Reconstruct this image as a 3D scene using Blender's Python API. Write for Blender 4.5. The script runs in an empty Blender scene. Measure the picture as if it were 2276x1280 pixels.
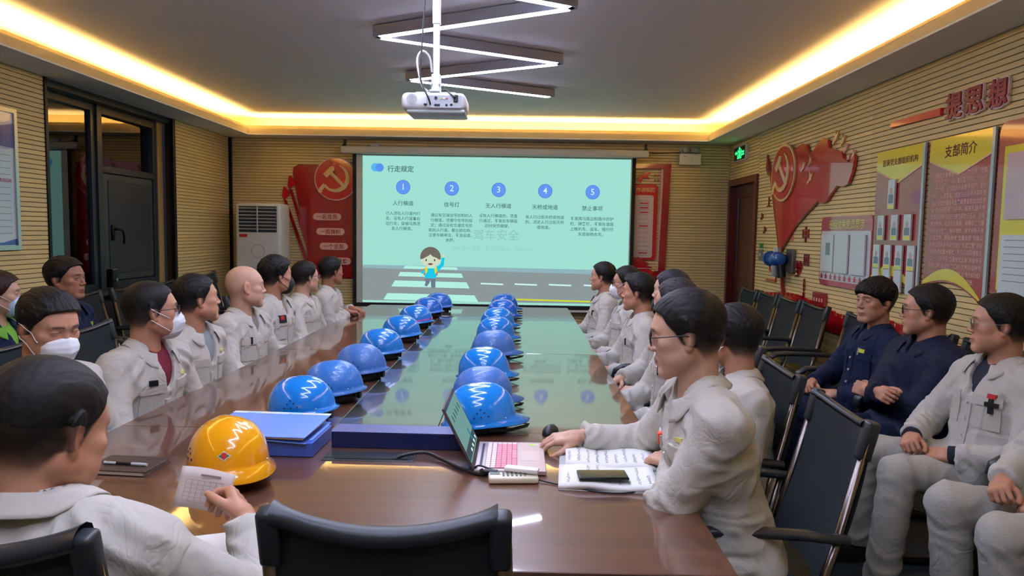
import bpy, bmesh, math, random
import numpy as np
from mathutils import Vector, Matrix, Euler
random.seed(7)
PI = math.pi
SC = bpy.context.scene
COL = SC.collection

# ---------------------------------------------------------------- camera, world, lights, exposure
cam_d = bpy.data.cameras.new('camera')
cam_d.sensor_fit = 'HORIZONTAL'; cam_d.sensor_width = 36.0
cam_d.lens = 36.0 * 1570.0 / 2276.0
cam_d.clip_start = 0.05
cam = bpy.data.objects.new('camera', cam_d); COL.objects.link(cam)
YAW, PITCH, ROLL = -0.00886956, -0.07834077, 0.0165
_f = Vector((math.sin(YAW)*math.cos(PITCH), math.cos(YAW)*math.cos(PITCH), math.sin(PITCH)))
_r = Vector((math.cos(YAW), -math.sin(YAW), 0)); _u = _r.cross(_f)
_r2 = _r*math.cos(ROLL) + _u*math.sin(ROLL); _u2 = -_r*math.sin(ROLL) + _u*math.cos(ROLL)
_m = Matrix((_r2, _u2, -_f)).transposed().to_4x4(); _m.translation = (0, 0, 1.5)
cam.matrix_world = _m
SC.camera = cam

SC.view_settings.view_transform = 'Standard'
SC.view_settings.look = 'None'
SC.view_settings.gamma = 1.0
SC.view_settings.use_curve_mapping = False
SC.view_settings.exposure = 0.95
try:
    SC.cycles.use_denoising = True
    SC.cycles.max_bounces = 8
    SC.cycles.diffuse_bounces = 4
    SC.cycles.glossy_bounces = 4
    SC.cycles.transmission_bounces = 4
    SC.cycles.sample_clamp_indirect = 6.0
    SC.cycles.caustics_reflective = False
    SC.cycles.caustics_refractive = False
except Exception:
    pass
world = bpy.data.worlds.new('night'); SC.world = world
world.use_nodes = True
world.node_tree.nodes['Background'].inputs[0].default_value = (0.02, 0.025, 0.035, 1)
world.node_tree.nodes['Background'].inputs[1].default_value = 0.3

BAR_POWER = 35.0      # emission strength of the zigzag ceiling lamp
COVE_POWER = 52.0     # emission strength of the warm cove strips
SLIDE = 0.53          # brightness of the projected slide

def area_light(name, loc, size, sizey, power, color, rot=(0, 0, 0)):
    l = bpy.data.lights.new(name, 'AREA'); l.shape = 'RECTANGLE'; l.size = size; l.size_y = sizey
    l.energy = power; l.color = color
    o = bpy.data.objects.new(name, l); COL.objects.link(o); o.location = loc; o.rotation_euler = rot
    return o

# two added fill lights, unseen behind the camera, to flatten and brighten the room
area_light('added_fill_light', (-1.4, -.9, 2.84), 1.2, .6, 75, (1, .97, .92))
area_light('added_fill_light', (1.0, -.9, 2.84), 1.2, .6, 75, (1, .97, .92))

# ---------------------------------------------------------------- helpers: colours and materials
def lin(c):
    def f(v):
        v /= 255.0
        return v/12.92 if v <= 0.04045 else ((v+0.055)/1.055)**2.4
    return (f(c[0]), f(c[1]), f(c[2]), 1.0)

MATS = {}
def mat(name, rgb, rough=0.6, metal=0.0, coat=0.0, noise=None, bump=None, spec=0.5, emit=0.0, trans=0.0, rnd=0.0, coat_rough=.04, coat_ior=1.5):
    """rgb sRGB 0-255. noise=(scale xyz, amount); bump=(scale, strength, dist)"""
    if name in MATS: return MATS[name]
    m = bpy.data.materials.new(name); m.use_nodes = True
    nt = m.node_tree; b = nt.nodes['Principled BSDF']; L = nt.links
    c = lin(rgb)
    b.inputs['Base Color'].default_value = c
    b.inputs['Roughness'].default_value = rough
    b.inputs['Metallic'].default_value = metal
    b.inputs['Coat Weight'].default_value = coat
    b.inputs['Coat Roughness'].default_value = coat_rough
    b.inputs['Coat IOR'].default_value = coat_ior
    b.inputs['Specular IOR Level'].default_value = spec
    if trans:
        b.inputs['Transmission Weight'].default_value = trans
    if emit:
        b.inputs['Emission Color'].default_value = c
        b.inputs['Emission Strength'].default_value = emit
    tc = nt.nodes.new('ShaderNodeTexCoord')
    if noise or rnd:
        mp = nt.nodes.new('ShaderNodeMapping')
        sc = noise[0] if noise else (3, 3, 3)
        mp.inputs['Scale'].default_value = sc if hasattr(sc, '__len__') else (sc, sc, sc)
        L.new(tc.outputs['Object'], mp.inputs['Vector'])
        n = nt.nodes.new('ShaderNodeTexNoise'); n.inputs['Detail'].default_value = 5
        n.inputs['Scale'].default_value = 1.0
        L.new(mp.outputs[0], n.inputs['Vector'])
        mr = nt.nodes.new('ShaderNodeMapRange'); a = noise[1] if noise else 0
        mr.inputs['From Min'].default_value = 0.3; mr.inputs['From Max'].default_value = 0.7
        mr.inputs['To Min'].default_value = 1-a; mr.inputs['To Max'].default_value = 1+a
        L.new(n.outputs['Fac'], mr.inputs['Value'])
        fac = mr.outputs[0]
        if rnd:
            oi = nt.nodes.new('ShaderNodeObjectInfo')
            m2 = nt.nodes.new('ShaderNodeMapRange')
            m2.inputs['To Min'].default_value = 1-rnd; m2.inputs['To Max'].default_value = 1+rnd
            L.new(oi.outputs['Random'], m2.inputs['Value'])
            mm = nt.nodes.new('ShaderNodeMath'); mm.operation = 'MULTIPLY'
            L.new(fac, mm.inputs[0]); L.new(m2.outputs[0], mm.inputs[1]); fac = mm.outputs[0]
        mx = nt.nodes.new('ShaderNodeVectorMath'); mx.operation = 'SCALE'
        mx.inputs[0].default_value = c[:3]
        L.new(fac, mx.inputs['Scale'])
        L.new(mx.outputs[0], b.inputs['Base Color'])
    if bump:
        n2 = nt.nodes.new('ShaderNodeTexNoise'); n2.inputs['Detail'].default_value = 6
        sc = bump[0]
        mp2 = nt.nodes.new('ShaderNodeMapping')
        mp2.inputs['Scale'].default_value = sc if hasattr(sc, '__len__') else (sc, sc, sc)
        n2.inputs['Scale'].default_value = 1.0
        L.new(tc.outputs['Object'], mp2.inputs['Vector']); L.new(mp2.outputs[0], n2.inputs['Vector'])
        bp = nt.nodes.new('ShaderNodeBump'); bp.inputs['Strength'].default_value = bump[1]
        bp.inputs['Distance'].default_value = bump[2]
        L.new(n2.outputs['Fac'], bp.inputs['Height']); L.new(bp.outputs[0], b.inputs['Normal'])
    MATS[name] = m
    return m

def emit_mat(name, rgb, strength):
    if name in MATS: return MATS[name]
    m = bpy.data.materials.new(name); m.use_nodes = True; nt = m.node_tree
    nt.nodes.clear()
    e = nt.nodes.new('ShaderNodeEmission'); o = nt.nodes.new('ShaderNodeOutputMaterial')
    e.inputs[0].default_value = lin(rgb); e.inputs[1].default_value = strength
    nt.links.new(e.outputs[0], o.inputs[0])
    MATS[name] = m; return m

def glass_mat(name, tint=(255, 255, 255), rough=0.02, refl=0.1):
    if name in MATS: return MATS[name]
    m = bpy.data.materials.new(name); m.use_nodes = True; nt = m.node_tree; nt.nodes.clear()
    o = nt.nodes.new('ShaderNodeOutputMaterial'); mix = nt.nodes.new('ShaderNodeMixShader')
    t = nt.nodes.new('ShaderNodeBsdfTransparent'); g = nt.nodes.new('ShaderNodeBsdfGlossy')
    t.inputs[0].default_value = lin(tint); g.inputs['Roughness'].default_value = rough
    fr = nt.nodes.new('ShaderNodeFresnel'); fr.inputs['IOR'].default_value = 1.5
    ad = nt.nodes.new('ShaderNodeMath'); ad.operation = 'ADD'; ad.inputs[1].default_value = refl
    nt.links.new(fr.outputs[0], ad.inputs[0]); nt.links.new(ad.outputs[0], mix.inputs[0])
    nt.links.new(t.outputs[0], mix.inputs[1]); nt.links.new(g.outputs[0], mix.inputs[2])
    nt.links.new(mix.outputs[0], o.inputs[0]); MATS[name] = m; return m

def attr_mat(name, rough=0.5, spec=0.4, sss=0.0, bump=None):
    """surface colour read from the colour attribute 'col' of the mesh"""
    if name in MATS: return MATS[name]
    m = bpy.data.materials.new(name); m.use_nodes = True; nt = m.node_tree
    b = nt.nodes['Principled BSDF']; a = nt.nodes.new('ShaderNodeAttribute'); a.attribute_name = 'col'
    nt.links.new(a.outputs['Color'], b.inputs['Base Color'])
    b.inputs['Roughness'].default_value = rough; b.inputs['Specular IOR Level'].default_value = spec
    if bump:
        tc = nt.nodes.new('ShaderNodeTexCoord'); n2 = nt.nodes.new('ShaderNodeTexNoise')
        n2.inputs['Scale'].default_value = bump[0]; n2.inputs['Detail'].default_value = 4
        bp = nt.nodes.new('ShaderNodeBump'); bp.inputs['Strength'].default_value = bump[1]; bp.inputs['Distance'].default_value = bump[2]
        nt.links.new(tc.outputs['Object'], n2.inputs['Vector'])
        nt.links.new(n2.outputs['Fac'], bp.inputs['Height']); nt.links.new(bp.outputs[0], b.inputs['Normal'])
    MATS[name] = m; return m

# ---------------------------------------------------------------- helpers: objects
def tag(o, label=None, cat=None, group=None, kind=None):
    if label: o['label'] = label
    if cat: o['category'] = cat
    if group: o['group'] = group
    if kind: o['kind'] = kind
    return o

def thing(name, label, cat, loc=(0, 0, 0), rotz=0.0, group=None):
    o = bpy.data.objects.new(name, None); COL.objects.link(o)
    o.empty_display_size = 0.05
    o.location = loc; o.rotation_euler = (0, 0, rotz)
    return tag(o, label, cat, group)

def link_mesh(name, me, m=None, parent=None, smooth=False):
    if m is not None and not me.materials: me.materials.append(m)
    if smooth: me.polygons.foreach_set('use_smooth', [True]*len(me.polygons))
    o = bpy.data.objects.new(name, me); COL.objects.link(o)
    if parent is not None: o.parent = parent
    return o

def mesh_from(name, verts, faces, m=None, parent=None, smooth=False):
    me = bpy.data.meshes.new(name)
    me.from_pydata([tuple(map(float, v)) for v in verts], [], [tuple(int(i) for i in f) for f in faces])
    me.update()
    return link_mesh(name, me, m, parent, smooth)

class MB:
    """collects simple shapes into ONE mesh"""
    def __init__(s): s.bm = bmesh.new()
    def box(s, c, d, bev=0.0, rot=None, seg=1):
        r = bmesh.ops.create_cube(s.bm, size=1.0)
        vs = r['verts']
        M = Matrix.Translation(c) @ (rot.to_4x4() if rot is not None else Matrix.Identity(4)) @ Matrix.Diagonal((d[0], d[1], d[2], 1))
        bmesh.ops.transform(s.bm, matrix=M, verts=vs)
        if bev > 0:
            es = list({e for v in vs for e in v.link_edges})
            bmesh.ops.bevel(s.bm, geom=es, offset=bev, segments=seg, affect='EDGES', profile=0.5)
        return s
    def cyl(s, a, b, r, r2=None, seg=16, cap=True):
        a = Vector(a); b = Vector(b); d = b-a
        M = Matrix.Translation((a+b)/2) @ d.to_track_quat('Z', 'Y').to_matrix().to_4x4()
        bmesh.ops.create_cone(s.bm, cap_ends=cap, segments=seg, radius1=r, radius2=r if r2 is None else r2, depth=d.length, matrix=M)
        return s
    def sph(s, c, r, seg=12, sc=(1, 1, 1)):
        M = Matrix.Translation(c) @ Matrix.Diagonal((sc[0], sc[1], sc[2], 1))
        bmesh.ops.create_uvsphere(s.bm, u_segments=seg, v_segments=max(6, seg//2), radius=r, matrix=M)
        return s
    def tube(s, pts, r, seg=8, closed=False, flat=None):
        pts = [Vector(p) for p in pts]; n = len(pts); rings = []
        up = Vector((0, 0, 1)); prev = None
        for i, p in enumerate(pts):
            if closed: t = pts[(i+1) % n]-pts[i-1]
            else: t = pts[min(i+1, n-1)]-pts[max(i-1, 0)]
            if t.length < 1e-9: t = Vector((0, 0, 1))
            t.normalize()
            if prev is None:
                a = up if abs(t.dot(up)) < 0.9 else Vector((1, 0, 0))
                x = t.cross(a).normalized()
            else:
                x = (prev - t*prev.dot(t)); x = x.normalized() if x.length > 1e-6 else t.orthogonal().normalized()
            prev = x; y = t.cross(x)
            rr = r[i] if hasattr(r, '__len__') else r
            fx, fy = flat if flat else (1, 1)
            rings.append([s.bm.verts.new(p + x*rr*fx*math.cos(2*PI*k/seg) + y*rr*fy*math.sin(2*PI*k/seg)) for k in range(seg)])
        m = n if closed else n-1
        for i in range(m):
            A, B = rings[i], rings[(i+1) % n]
            for k in range(seg):
                s.bm.faces.new((A[k], A[(k+1) % seg], B[(k+1) % seg], B[k]))
        if not closed:
            s.bm.faces.new(rings[0][::-1]); s.bm.faces.new(rings[-1])
        return s
    def prism(s, pts2, z0, z1, M=None):
        """polygon (x,y) extruded z0..z1"""
        M = M or Matrix.Identity(4)
        a = [s.bm.verts.new(M @ Vector((p[0], p[1], z0))) for p in pts2]
        b = [s.bm.verts.new(M @ Vector((p[0], p[1], z1))) for p in pts2]
        n = len(pts2)
        try:
            s.bm.faces.new(a[::-1]); s.bm.faces.new(b)
        except Exception: pass
        for i in range(n):
            s.bm.faces.new((a[i], a[(i+1) % n], b[(i+1) % n], b[i]))
        return s
    def grid(s, fn, nu, nv, thick=0.0, closed_u=False):
        """surface fn(u,v)->(point, normal) ; thick gives it a back side"""
        V = []; W = []
        for i in range(nu+1):
            for j in range(nv+1):
                p, n = fn(i/nu, j/nv)
                V.append(s.bm.verts.new(p))
                if thick: W.append(s.bm.verts.new(Vector(p)-Vector(n)*thick))
        k = nv+1
        for i in range(nu):
            for j in range(nv):
                a, b, c, d = i*k+j, (i+1)*k+j, (i+1)*k+j+1, i*k+j+1
                s.bm.faces.new((V[a], V[b], V[c], V[d]))
                if thick: s.bm.faces.new((W[d], W[c], W[b], W[a]))
        if thick:
            for i in range(nu):
                for j, sg in ((0, 1), (nv, -1)):
                    a, b = i*k+j, (i+1)*k+j
                    q = (V[a], W[a], W[b], V[b]); s.bm.faces.new(q if sg > 0 else q[::-1])
            for j in range(nv):
                for i, sg in ((0, -1), (nu, 1)):
                    a, b = i*k+j, i*k+j+1
                    q = (V[a], W[a], W[b], V[b]); s.bm.faces.new(q if sg > 0 else q[::-1])
        return s
    def mesh(s, name, smooth=False, M=None):
        if M is not None: bmesh.ops.transform(s.bm, matrix=M, verts=s.bm.verts)
        bmesh.ops.recalc_face_normals(s.bm, faces=s.bm.faces)
        me = bpy.data.meshes.new(name); s.bm.to_mesh(me); s.bm.free()
        if smooth: me.polygons.foreach_set('use_smooth', [True]*len(me.polygons))
        return me
    def build(s, name, m, parent=None, smooth=False, M=None, angle=None):
        me = s.mesh(name, smooth or angle is not None, M)
        if angle is not None:
            try: me.set_sharp_from_angle(angle=math.radians(angle))
            except Exception: pass
        return link_mesh(name, me, m, parent)

def copy_tree(o, parent=None):
    c = o.copy(); COL.objects.link(c)
    if parent is not None: c.parent = parent
    for ch in o.children: copy_tree(ch, c)
    return c

def text_mesh(s, size, weight=0.0, depth=0.0, align='CENTER', res=2, line=1.0, width=None, fit=None, spacing=1.0):
    cu = bpy.data.curves.new('lettering', 'FONT')
    cu.body = s; cu.size = size; cu.offset = weight*size; cu.extrude = depth; cu.resolution_u = res
    cu.align_x = align; cu.align_y = 'CENTER'; cu.space_line = line; cu.space_character = spacing
    o = bpy.data.objects.new('tmp_text', cu); COL.objects.link(o)
    dg = bpy.context.evaluated_depsgraph_get(); dg.update()
    me = bpy.data.meshes.new_from_object(o.evaluated_get(dg))
    bpy.data.objects.remove(o); bpy.data.curves.remove(cu)
    me.name = 'lettering'
    if (width or fit) and len(me.vertices):
        co = np.zeros(len(me.vertices)*3); me.vertices.foreach_get('co', co); co = co.reshape(-1, 3)
        w = np.ptp(co[:, 0])
        if fit: co[:, :2] *= fit/w
        else: co[:, 0] *= width/w
        co[:, 1] -= (co[:, 1].max()+co[:, 1].min())/2
        me.vertices.foreach_set('co', co.ravel())
    return me

def bold_text(s, size, depth, r, n, fit):
    """heavy lettering: the same glyph laid down n times on a small circle"""
    bm = bmesh.new()
    for k in range(n):
        me = text_mesh(s, size, .004, depth, fit=fit-2*r)
        me.transform(Matrix.Translation((r*math.cos(2*PI*k/n), r*math.sin(2*PI*k/n), k*.00025)))
        bm.from_mesh(me); bpy.data.meshes.remove(me)
    me = bpy.data.meshes.new('lettering'); bm.to_mesh(me); bm.free(); return me

# frames of the walls: maps (along, up, out) to the room
def M_back(x, z, y=8.7):     # facing the camera: u = +x, v = +z, out = -y
    return Matrix(((1, 0, 0, x), (0, 0, -1, y), (0, 1, 0, z), (0, 0, 0, 1)))
def M_right(y, z, x=2.55):   # facing -x: u = -y, v = +z, out = -x
    return Matrix(((0, 0, -1, x), (-1, 0, 0, y), (0, 1, 0, z), (0, 0, 0, 1)))
def M_left(y, z, x=-3.56):   # facing +x: u = +y, v = +z, out = +x
    return Matrix(((0, 0, 1, x), (1, 0, 0, y), (0, 1, 0, z), (0, 0, 0, 1)))

def put(name, me, m, parent, M):
    """mesh placed with a room matrix, then parented without moving"""
    if m is not None and not me.materials: me.materials.append(m)
    me.transform(M)
    if parent is not None:
        pm = Matrix.Translation(parent.location) @ parent.rotation_euler.to_matrix().to_4x4()
        me.transform(pm.inverted())
    o = bpy.data.objects.new(name, me); COL.objects.link(o)
    if parent is not None: o.parent = parent
    return o

def text(parent, s, size, M, m, weight=0.0, depth=0.0005, name='lettering', **k):
    return put(name, text_mesh(s, size, weight, depth, **k), m, parent, M)

def rrect(w, h, r, n=5, x=0, y=0):
    pts = []
    for cx, cy, a0 in ((w/2-r, h/2-r, 0), (-w/2+r, h/2-r, 90), (-w/2+r, -h/2+r, 180), (w/2-r, -h/2+r, 270)):
        for i in range(n+1):
            a = math.radians(a0+90*i/n); pts.append((x+cx+r*math.cos(a), y+cy+r*math.sin(a)))
    return pts
def circ(r, n=32, x=0, y=0, rx=None):
    rx = rx or r
    return [(x+rx*math.cos(2*PI*i/n), y+r*math.sin(2*PI*i/n)) for i in range(n)]

def plate(name, pts, z0, z1, m, parent, M):
    b = MB(); b.prism(pts, z0, z1); return put(name, b.mesh(name), m, parent, M)

# ---------------------------------------------------------------- implicit surfaces (distance fields meshed to one skin)
_rng = np.random.RandomState(5)
_TAB = _rng.rand(4096)
def vnoise(p):
    """smooth value noise 0..1 at points p (N,3)"""
    i = np.floor(p).astype(np.int64); f = p-i; f = f*f*(3-2*f)
    def h(x, y, z): return _TAB[(x*73856093 ^ y*19349663 ^ z*83492791) & 4095]
    x, y, z = i[:, 0], i[:, 1], i[:, 2]; fx, fy, fz = f[:, 0], f[:, 1], f[:, 2]
    a = h(x, y, z)*(1-fx)+h(x+1, y, z)*fx; b = h(x, y+1, z)*(1-fx)+h(x+1, y+1, z)*fx
    c = h(x, y, z+1)*(1-fx)+h(x+1, y, z+1)*fx; d = h(x, y+1, z+1)*(1-fx)+h(x+1, y+1, z+1)*fx
    return (a*(1-fy)+b*fy)*(1-fz)+(c*(1-fy)+d*fy)*fz

def smin(a, b, k):
    h = np.clip(0.5+0.5*(b-a)/k, 0, 1)
    return b*(1-h)+a*h-k*h*(1-h)
def smax(a, b, k): return -smin(-a, -b, k)
def nrm(p): return np.sqrt((p*p).sum(1))
def ell(p, c, r, R=None):
    q = p-np.asarray(c)
    if R is not None: q = q@R
    r = np.asarray(r, float)
    k0 = nrm(q/r); k1 = nrm(q/(r*r))+1e-9
    return k0*(k0-1)/k1
def cap(p, a, b, ra, rb):
    a = np.asarray(a, float); b = np.asarray(b, float); ab = b-a
    t = np.clip(((p-a)@ab)/(ab@ab+1e-12), 0, 1)
    return nrm(p-a-t[:, None]*ab)-(ra+(rb-ra)*t)
def rbox(p, c, h, r, R=None):
    q = p-np.asarray(c)
    if R is not None: q = q@R
    q = np.abs(q)-(np.asarray(h)-r)
    return nrm(np.maximum(q, 0))+np.minimum(q.max(1), 0)-r
def sstep(x, a, b):
    t = np.clip((x-a)/(b-a), 0, 1); return t*t*(3-2*t)

def surfnet(f, lo, hi, h, proj=1):
    lo = np.asarray(lo, float); hi = np.asarray(hi, float)
    B = 4
    n = (np.ceil((hi-lo)/h/B).astype(int)+1)*B
    nc = n//B
    # coarse pass at block centres
    g = np.stack(np.meshgrid(*[np.arange(k) for k in nc], indexing='ij'), -1).reshape(-1, 3)
    cc = lo+(g*B+(B-1)/2.0)*h
    dc = f(cc)
    act = np.abs(dc) < B*h*1.35
    V = np.repeat(np.repeat(np.repeat(dc.reshape(nc), B, 0), B, 1), B, 2)
    V = np.sign(V)*np.maximum(np.abs(V), h)
    ga = g[act]*B
    off = np.stack(np.meshgrid(*[np.arange(B)]*3, indexing='ij'), -1).reshape(-1, 3)
    idx = (ga[:, None, :]+off[None]).reshape(-1, 3)
    V[idx[:, 0], idx[:, 1], idx[:, 2]] = f(lo+idx*h)
    s = V < 0
    # cells with sign change
    nx, ny, nz = n-1
    cnt = np.zeros((nx, ny, nz), int)
    for dx in (0, 1):
        for dy in (0, 1):
            for dz in (0, 1):
                cnt += s[dx:dx+nx, dy:dy+ny, dz:dz+nz]
    cells = (cnt > 0) & (cnt < 8)
    ci = np.argwhere(cells)
    cid = -np.ones((nx, ny, nz), int); cid[cells] = np.arange(len(ci))
    # argwhere order == boolean mask order (C)
    acc = np.zeros((len(ci), 3)); num = np.zeros(len(ci))
    corners = [(a, b, c) for a in (0, 1) for b in (0, 1) for c in (0, 1)]
    for A in corners:
        for ax in range(3):
            if A[ax] == 1: continue
            Bc = list(A); Bc[ax] = 1
            va = V[ci[:, 0]+A[0], ci[:, 1]+A[1], ci[:, 2]+A[2]]
            vb = V[ci[:, 0]+Bc[0], ci[:, 1]+Bc[1], ci[:, 2]+Bc[2]]
            m = (va < 0) != (vb < 0)
            t = np.where(m, va/(np.where(m, va-vb, 1)), 0)
            pt = np.tile(np.array(A, float), (len(ci), 1)); pt[:, ax] = t
            acc[m] += pt[m]; num[m] += 1
    verts = lo+(ci+acc/np.maximum(num, 1)[:, None])*h
    faces = []
    for ax in range(3):
        o1, o2 = [(1, 2), (2, 0), (0, 1)][ax]
        sl0 = [slice(None)]*3; sl1 = [slice(None)]*3
        sl0[ax] = slice(0, -1); sl1[ax] = slice(1, None)
        e = np.argwhere(s[tuple(sl0)] != s[tuple(sl1)])
        ok = (e[:, o1] > 0) & (e[:, o2] > 0) & (e[:, o1] < n[o1]-1) & (e[:, o2] < n[o2]-1)
        e = e[ok]
        def c(d1, d2):
            q = e.copy(); q[:, o1] -= d1; q[:, o2] -= d2
            return cid[q[:, 0], q[:, 1], q[:, 2]]
        q = np.stack([c(1, 1), c(0, 1), c(0, 0), c(1, 0)], 1)
        inside = s[e[:, 0], e[:, 1], e[:, 2]]
        q[~inside] = q[~inside][:, ::-1]
        q = q[(q >= 0).all(1)]
        faces.append(q)
    faces = np.concatenate(faces) if faces else np.zeros((0, 4), int)
    for _ in range(proj):
        gr, d = grad(f, verts)
        verts = verts-gr*np.clip(d, -h, h)[:, None]*0.9
    return verts, faces

def grad(f, v, e=0.0015):
    d = f(v); g = np.zeros_like(v)
    for a in range(3):
        w = v.copy(); w[:, a] += e
        g[:, a] = (f(w)-d)/e
    l = nrm(g)+1e-9
    return g/l[:, None], d/np.maximum(l, 0.5)

def np_mesh(name, v, f, m=None, parent=None, smooth=True, cols=None):
    """fast mesh from numpy verts and quads"""
    me = bpy.data.meshes.new(name)
    me.vertices.add(len(v)); me.vertices.foreach_set('co', np.asarray(v, np.float32).ravel())
    nf = len(f); k = f.shape[1]
    me.loops.add(nf*k); me.loops.foreach_set('vertex_index', np.asarray(f, np.int32).ravel())
    me.polygons.add(nf); me.polygons.foreach_set('loop_start', np.arange(0, nf*k, k, dtype=np.int32))
    try: me.polygons.foreach_set('loop_total', np.full(nf, k, np.int32))
    except Exception: pass
    if smooth: me.polygons.foreach_set('use_smooth', np.ones(nf, bool))
    me.update(calc_edges=True); me.validate()
    if cols is not None:
        a = me.color_attributes.new('col', 'FLOAT_COLOR', 'POINT')
        c4 = np.ones((len(v), 4), np.float32); c4[:, :3] = cols
        a.data.foreach_set('color', c4.ravel())
    return link_mesh(name, me, m, parent)

def rot_m(yaw=0, pitch=0, roll=0):
    """degrees; columns = axes. yaw left+, pitch up+, roll right-ear-down+"""
    return np.array(Euler((math.radians(pitch), math.radians(roll), 0)).to_matrix() if False else
        (Matrix.Rotation(math.radians(yaw), 3, 'Z') @ Matrix.Rotation(math.radians(pitch), 3, 'X') @ Matrix.Rotation(math.radians(roll), 3, 'Y')))

# ---------------------------------------------------------------- people
def head_sdf(P):
    """distance field of a head in head space (y forward, z up, origin between the ears); P = shape numbers"""
    w = P.get('w', 1.0); fat = P.get('fat', 0.0); jaw = P.get('jaw', 1.0)
    eo = P.get('eye', 1.0); mo = P.get('mouth', 0.0); bare = P.get('bare', False)
    def f(p):
        q = p.copy(); q[:, 0] = np.abs(q[:, 0])/w
        d = ell(q, (0, -.014, .036), (.077, .097, .084))
        d = smin(d, ell(q, (0, -.030, .008), (.071, .076, .070)), .02)
        d = smin(d, ell(q, (0, .026, -.030), (.062+fat*.5, .062, .078)), .025)
        d = smin(d, cap(q, (.050+fat*.3, .000, -.050), (.020*jaw, .068, -.094), .017+fat, .018), .025)
        d = smin(d, ell(q, (0, .070, -.095), (.024*jaw, .019, .017)), .022)
        d = smin(d, ell(q, (.036, .048, -.052), (.026+fat, .026, .036)), .02)         # cheeks
        d = smin(d, ell(q, (.047, .052, -.012), (.021, .022, .018)), .02)              # cheekbones
        d = smin(d, ell(q, (0, .040, .030), (.058, .046, .042)), .02)                  # forehead
        d = smin(d, cap(q, (.010, .083, .028), (.040, .072, .027), .009, .007), .014)  # brow
        d = smax(d, -ell(q, (.031, .101, .008), (.017, .018, .012)), .012)             # sockets
        d = smin(d, ell(q, (.031, .0725, .008), (.0165, .0130, .0125)), .004)          # lids over the eyeball
        d = smax(d, -ell(q, (.031, .090, .0065), (.0132, .0105, .0027*eo)), .0014)     # slit of the eye
        d = smin(d, cap(q, (0, .080, .020), (0, .0985, -.020), .0055, .0080), .010)      # nose
        d = smin(d, ell(q, (0, .0995, -.024), (.0115, .0110, .0092)), .006)
        d = smin(d, ell(q, (.0120, .091, -.028), (.0075, .0095, .0070)), .005)
        d = smax(d, -ell(q, (.0065, .094, -.0355), (.0032, .005, .003)), .002)
        d = smin(d, ell(q, (0, .078, -.060), (.026, .018, .020)), .012)                # muzzle
        d = smin(d, cap(q, (0, .0930, -.0560), (.019, .0830, -.0585), .0048, .0028), .004)
        d = smin(d, cap(q, (0, .0920, -.0665), (.017, .0830, -.0640), .0055, .0030), .004)
        d = smax(d, -cap(q, (0, .0990, -.0612), (.022, .0860, -.0615), .0016+mo*.004, .0012), .0022)
        # ear
        e = q-np.array((.080, -.006, .000)); ca, sa = math.cos(.42), math.sin(.42)
        ex = e[:, 0]*ca-e[:, 1]*-sa*1.0; ey = -e[:, 0]*sa+e[:, 1]*ca
        er = np.stack([e[:, 0]*ca+e[:, 1]*sa, -e[:, 0]*sa+e[:, 1]*ca, e[:, 2]+e[:, 1]*.15], 1)
        ear = ell(er, (0, -.004, .004), (.0060, .0185, .031))
        ear = smin(ear, ell(er, (-.001, .003, -.024), (.006, .010, .012)), .008)
        ear = smax(ear, -ell(er, (.008, -.001, .002), (.0065, .0105, .020)), .004)
        ear = smin(ear, ell(er, (.001, .008, -.003), (.005, .004, .008)), .004)
        d = smin(d, ear, .008)
        return d
    return f

def hair_profile(z, style):
    zs = style.get('prof_z', [-.090, -.060, -.030, -.015, .020, .045, .068, .082, .12])
    ys = style.get('prof_y', [-.046, -.036, -.022, .012, .028, .046, .056, .080, .15])
    return np.interp(z, zs, ys)

HAIR = {
 'short':  dict(top=.012, side=.0040, rough=.0016, stub=.62),
 'buzz':   dict(top=.008, side=.0004, rough=.0008, stub=.85),
 'crop':   dict(top=.015, side=.0045, rough=.0024, stub=.6),
 'bushy':  dict(top=.024, side=.010, rough=.003, stub=.5),
 'fringe': dict(top=.022, side=.009, rough=.0028, stub=.3, fringe=1,
                prof_z=[-.090, -.060, -.030, -.015, .020, .030, .045, .060, .12],
                prof_y=[-.046, -.036, -.022, .014, .040, .062, .088, .110, .15]),
 'long':   dict(top=.020, side=.020, rough=.002, stub=0, long=1,
                prof_z=[-.20, -.090, -.060, -.030, .000, .020, .045, .068, .082, .12],
                prof_y=[.0, .0, .0, .006, .016, .034, .050, .062, .090, .15]),
}

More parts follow.
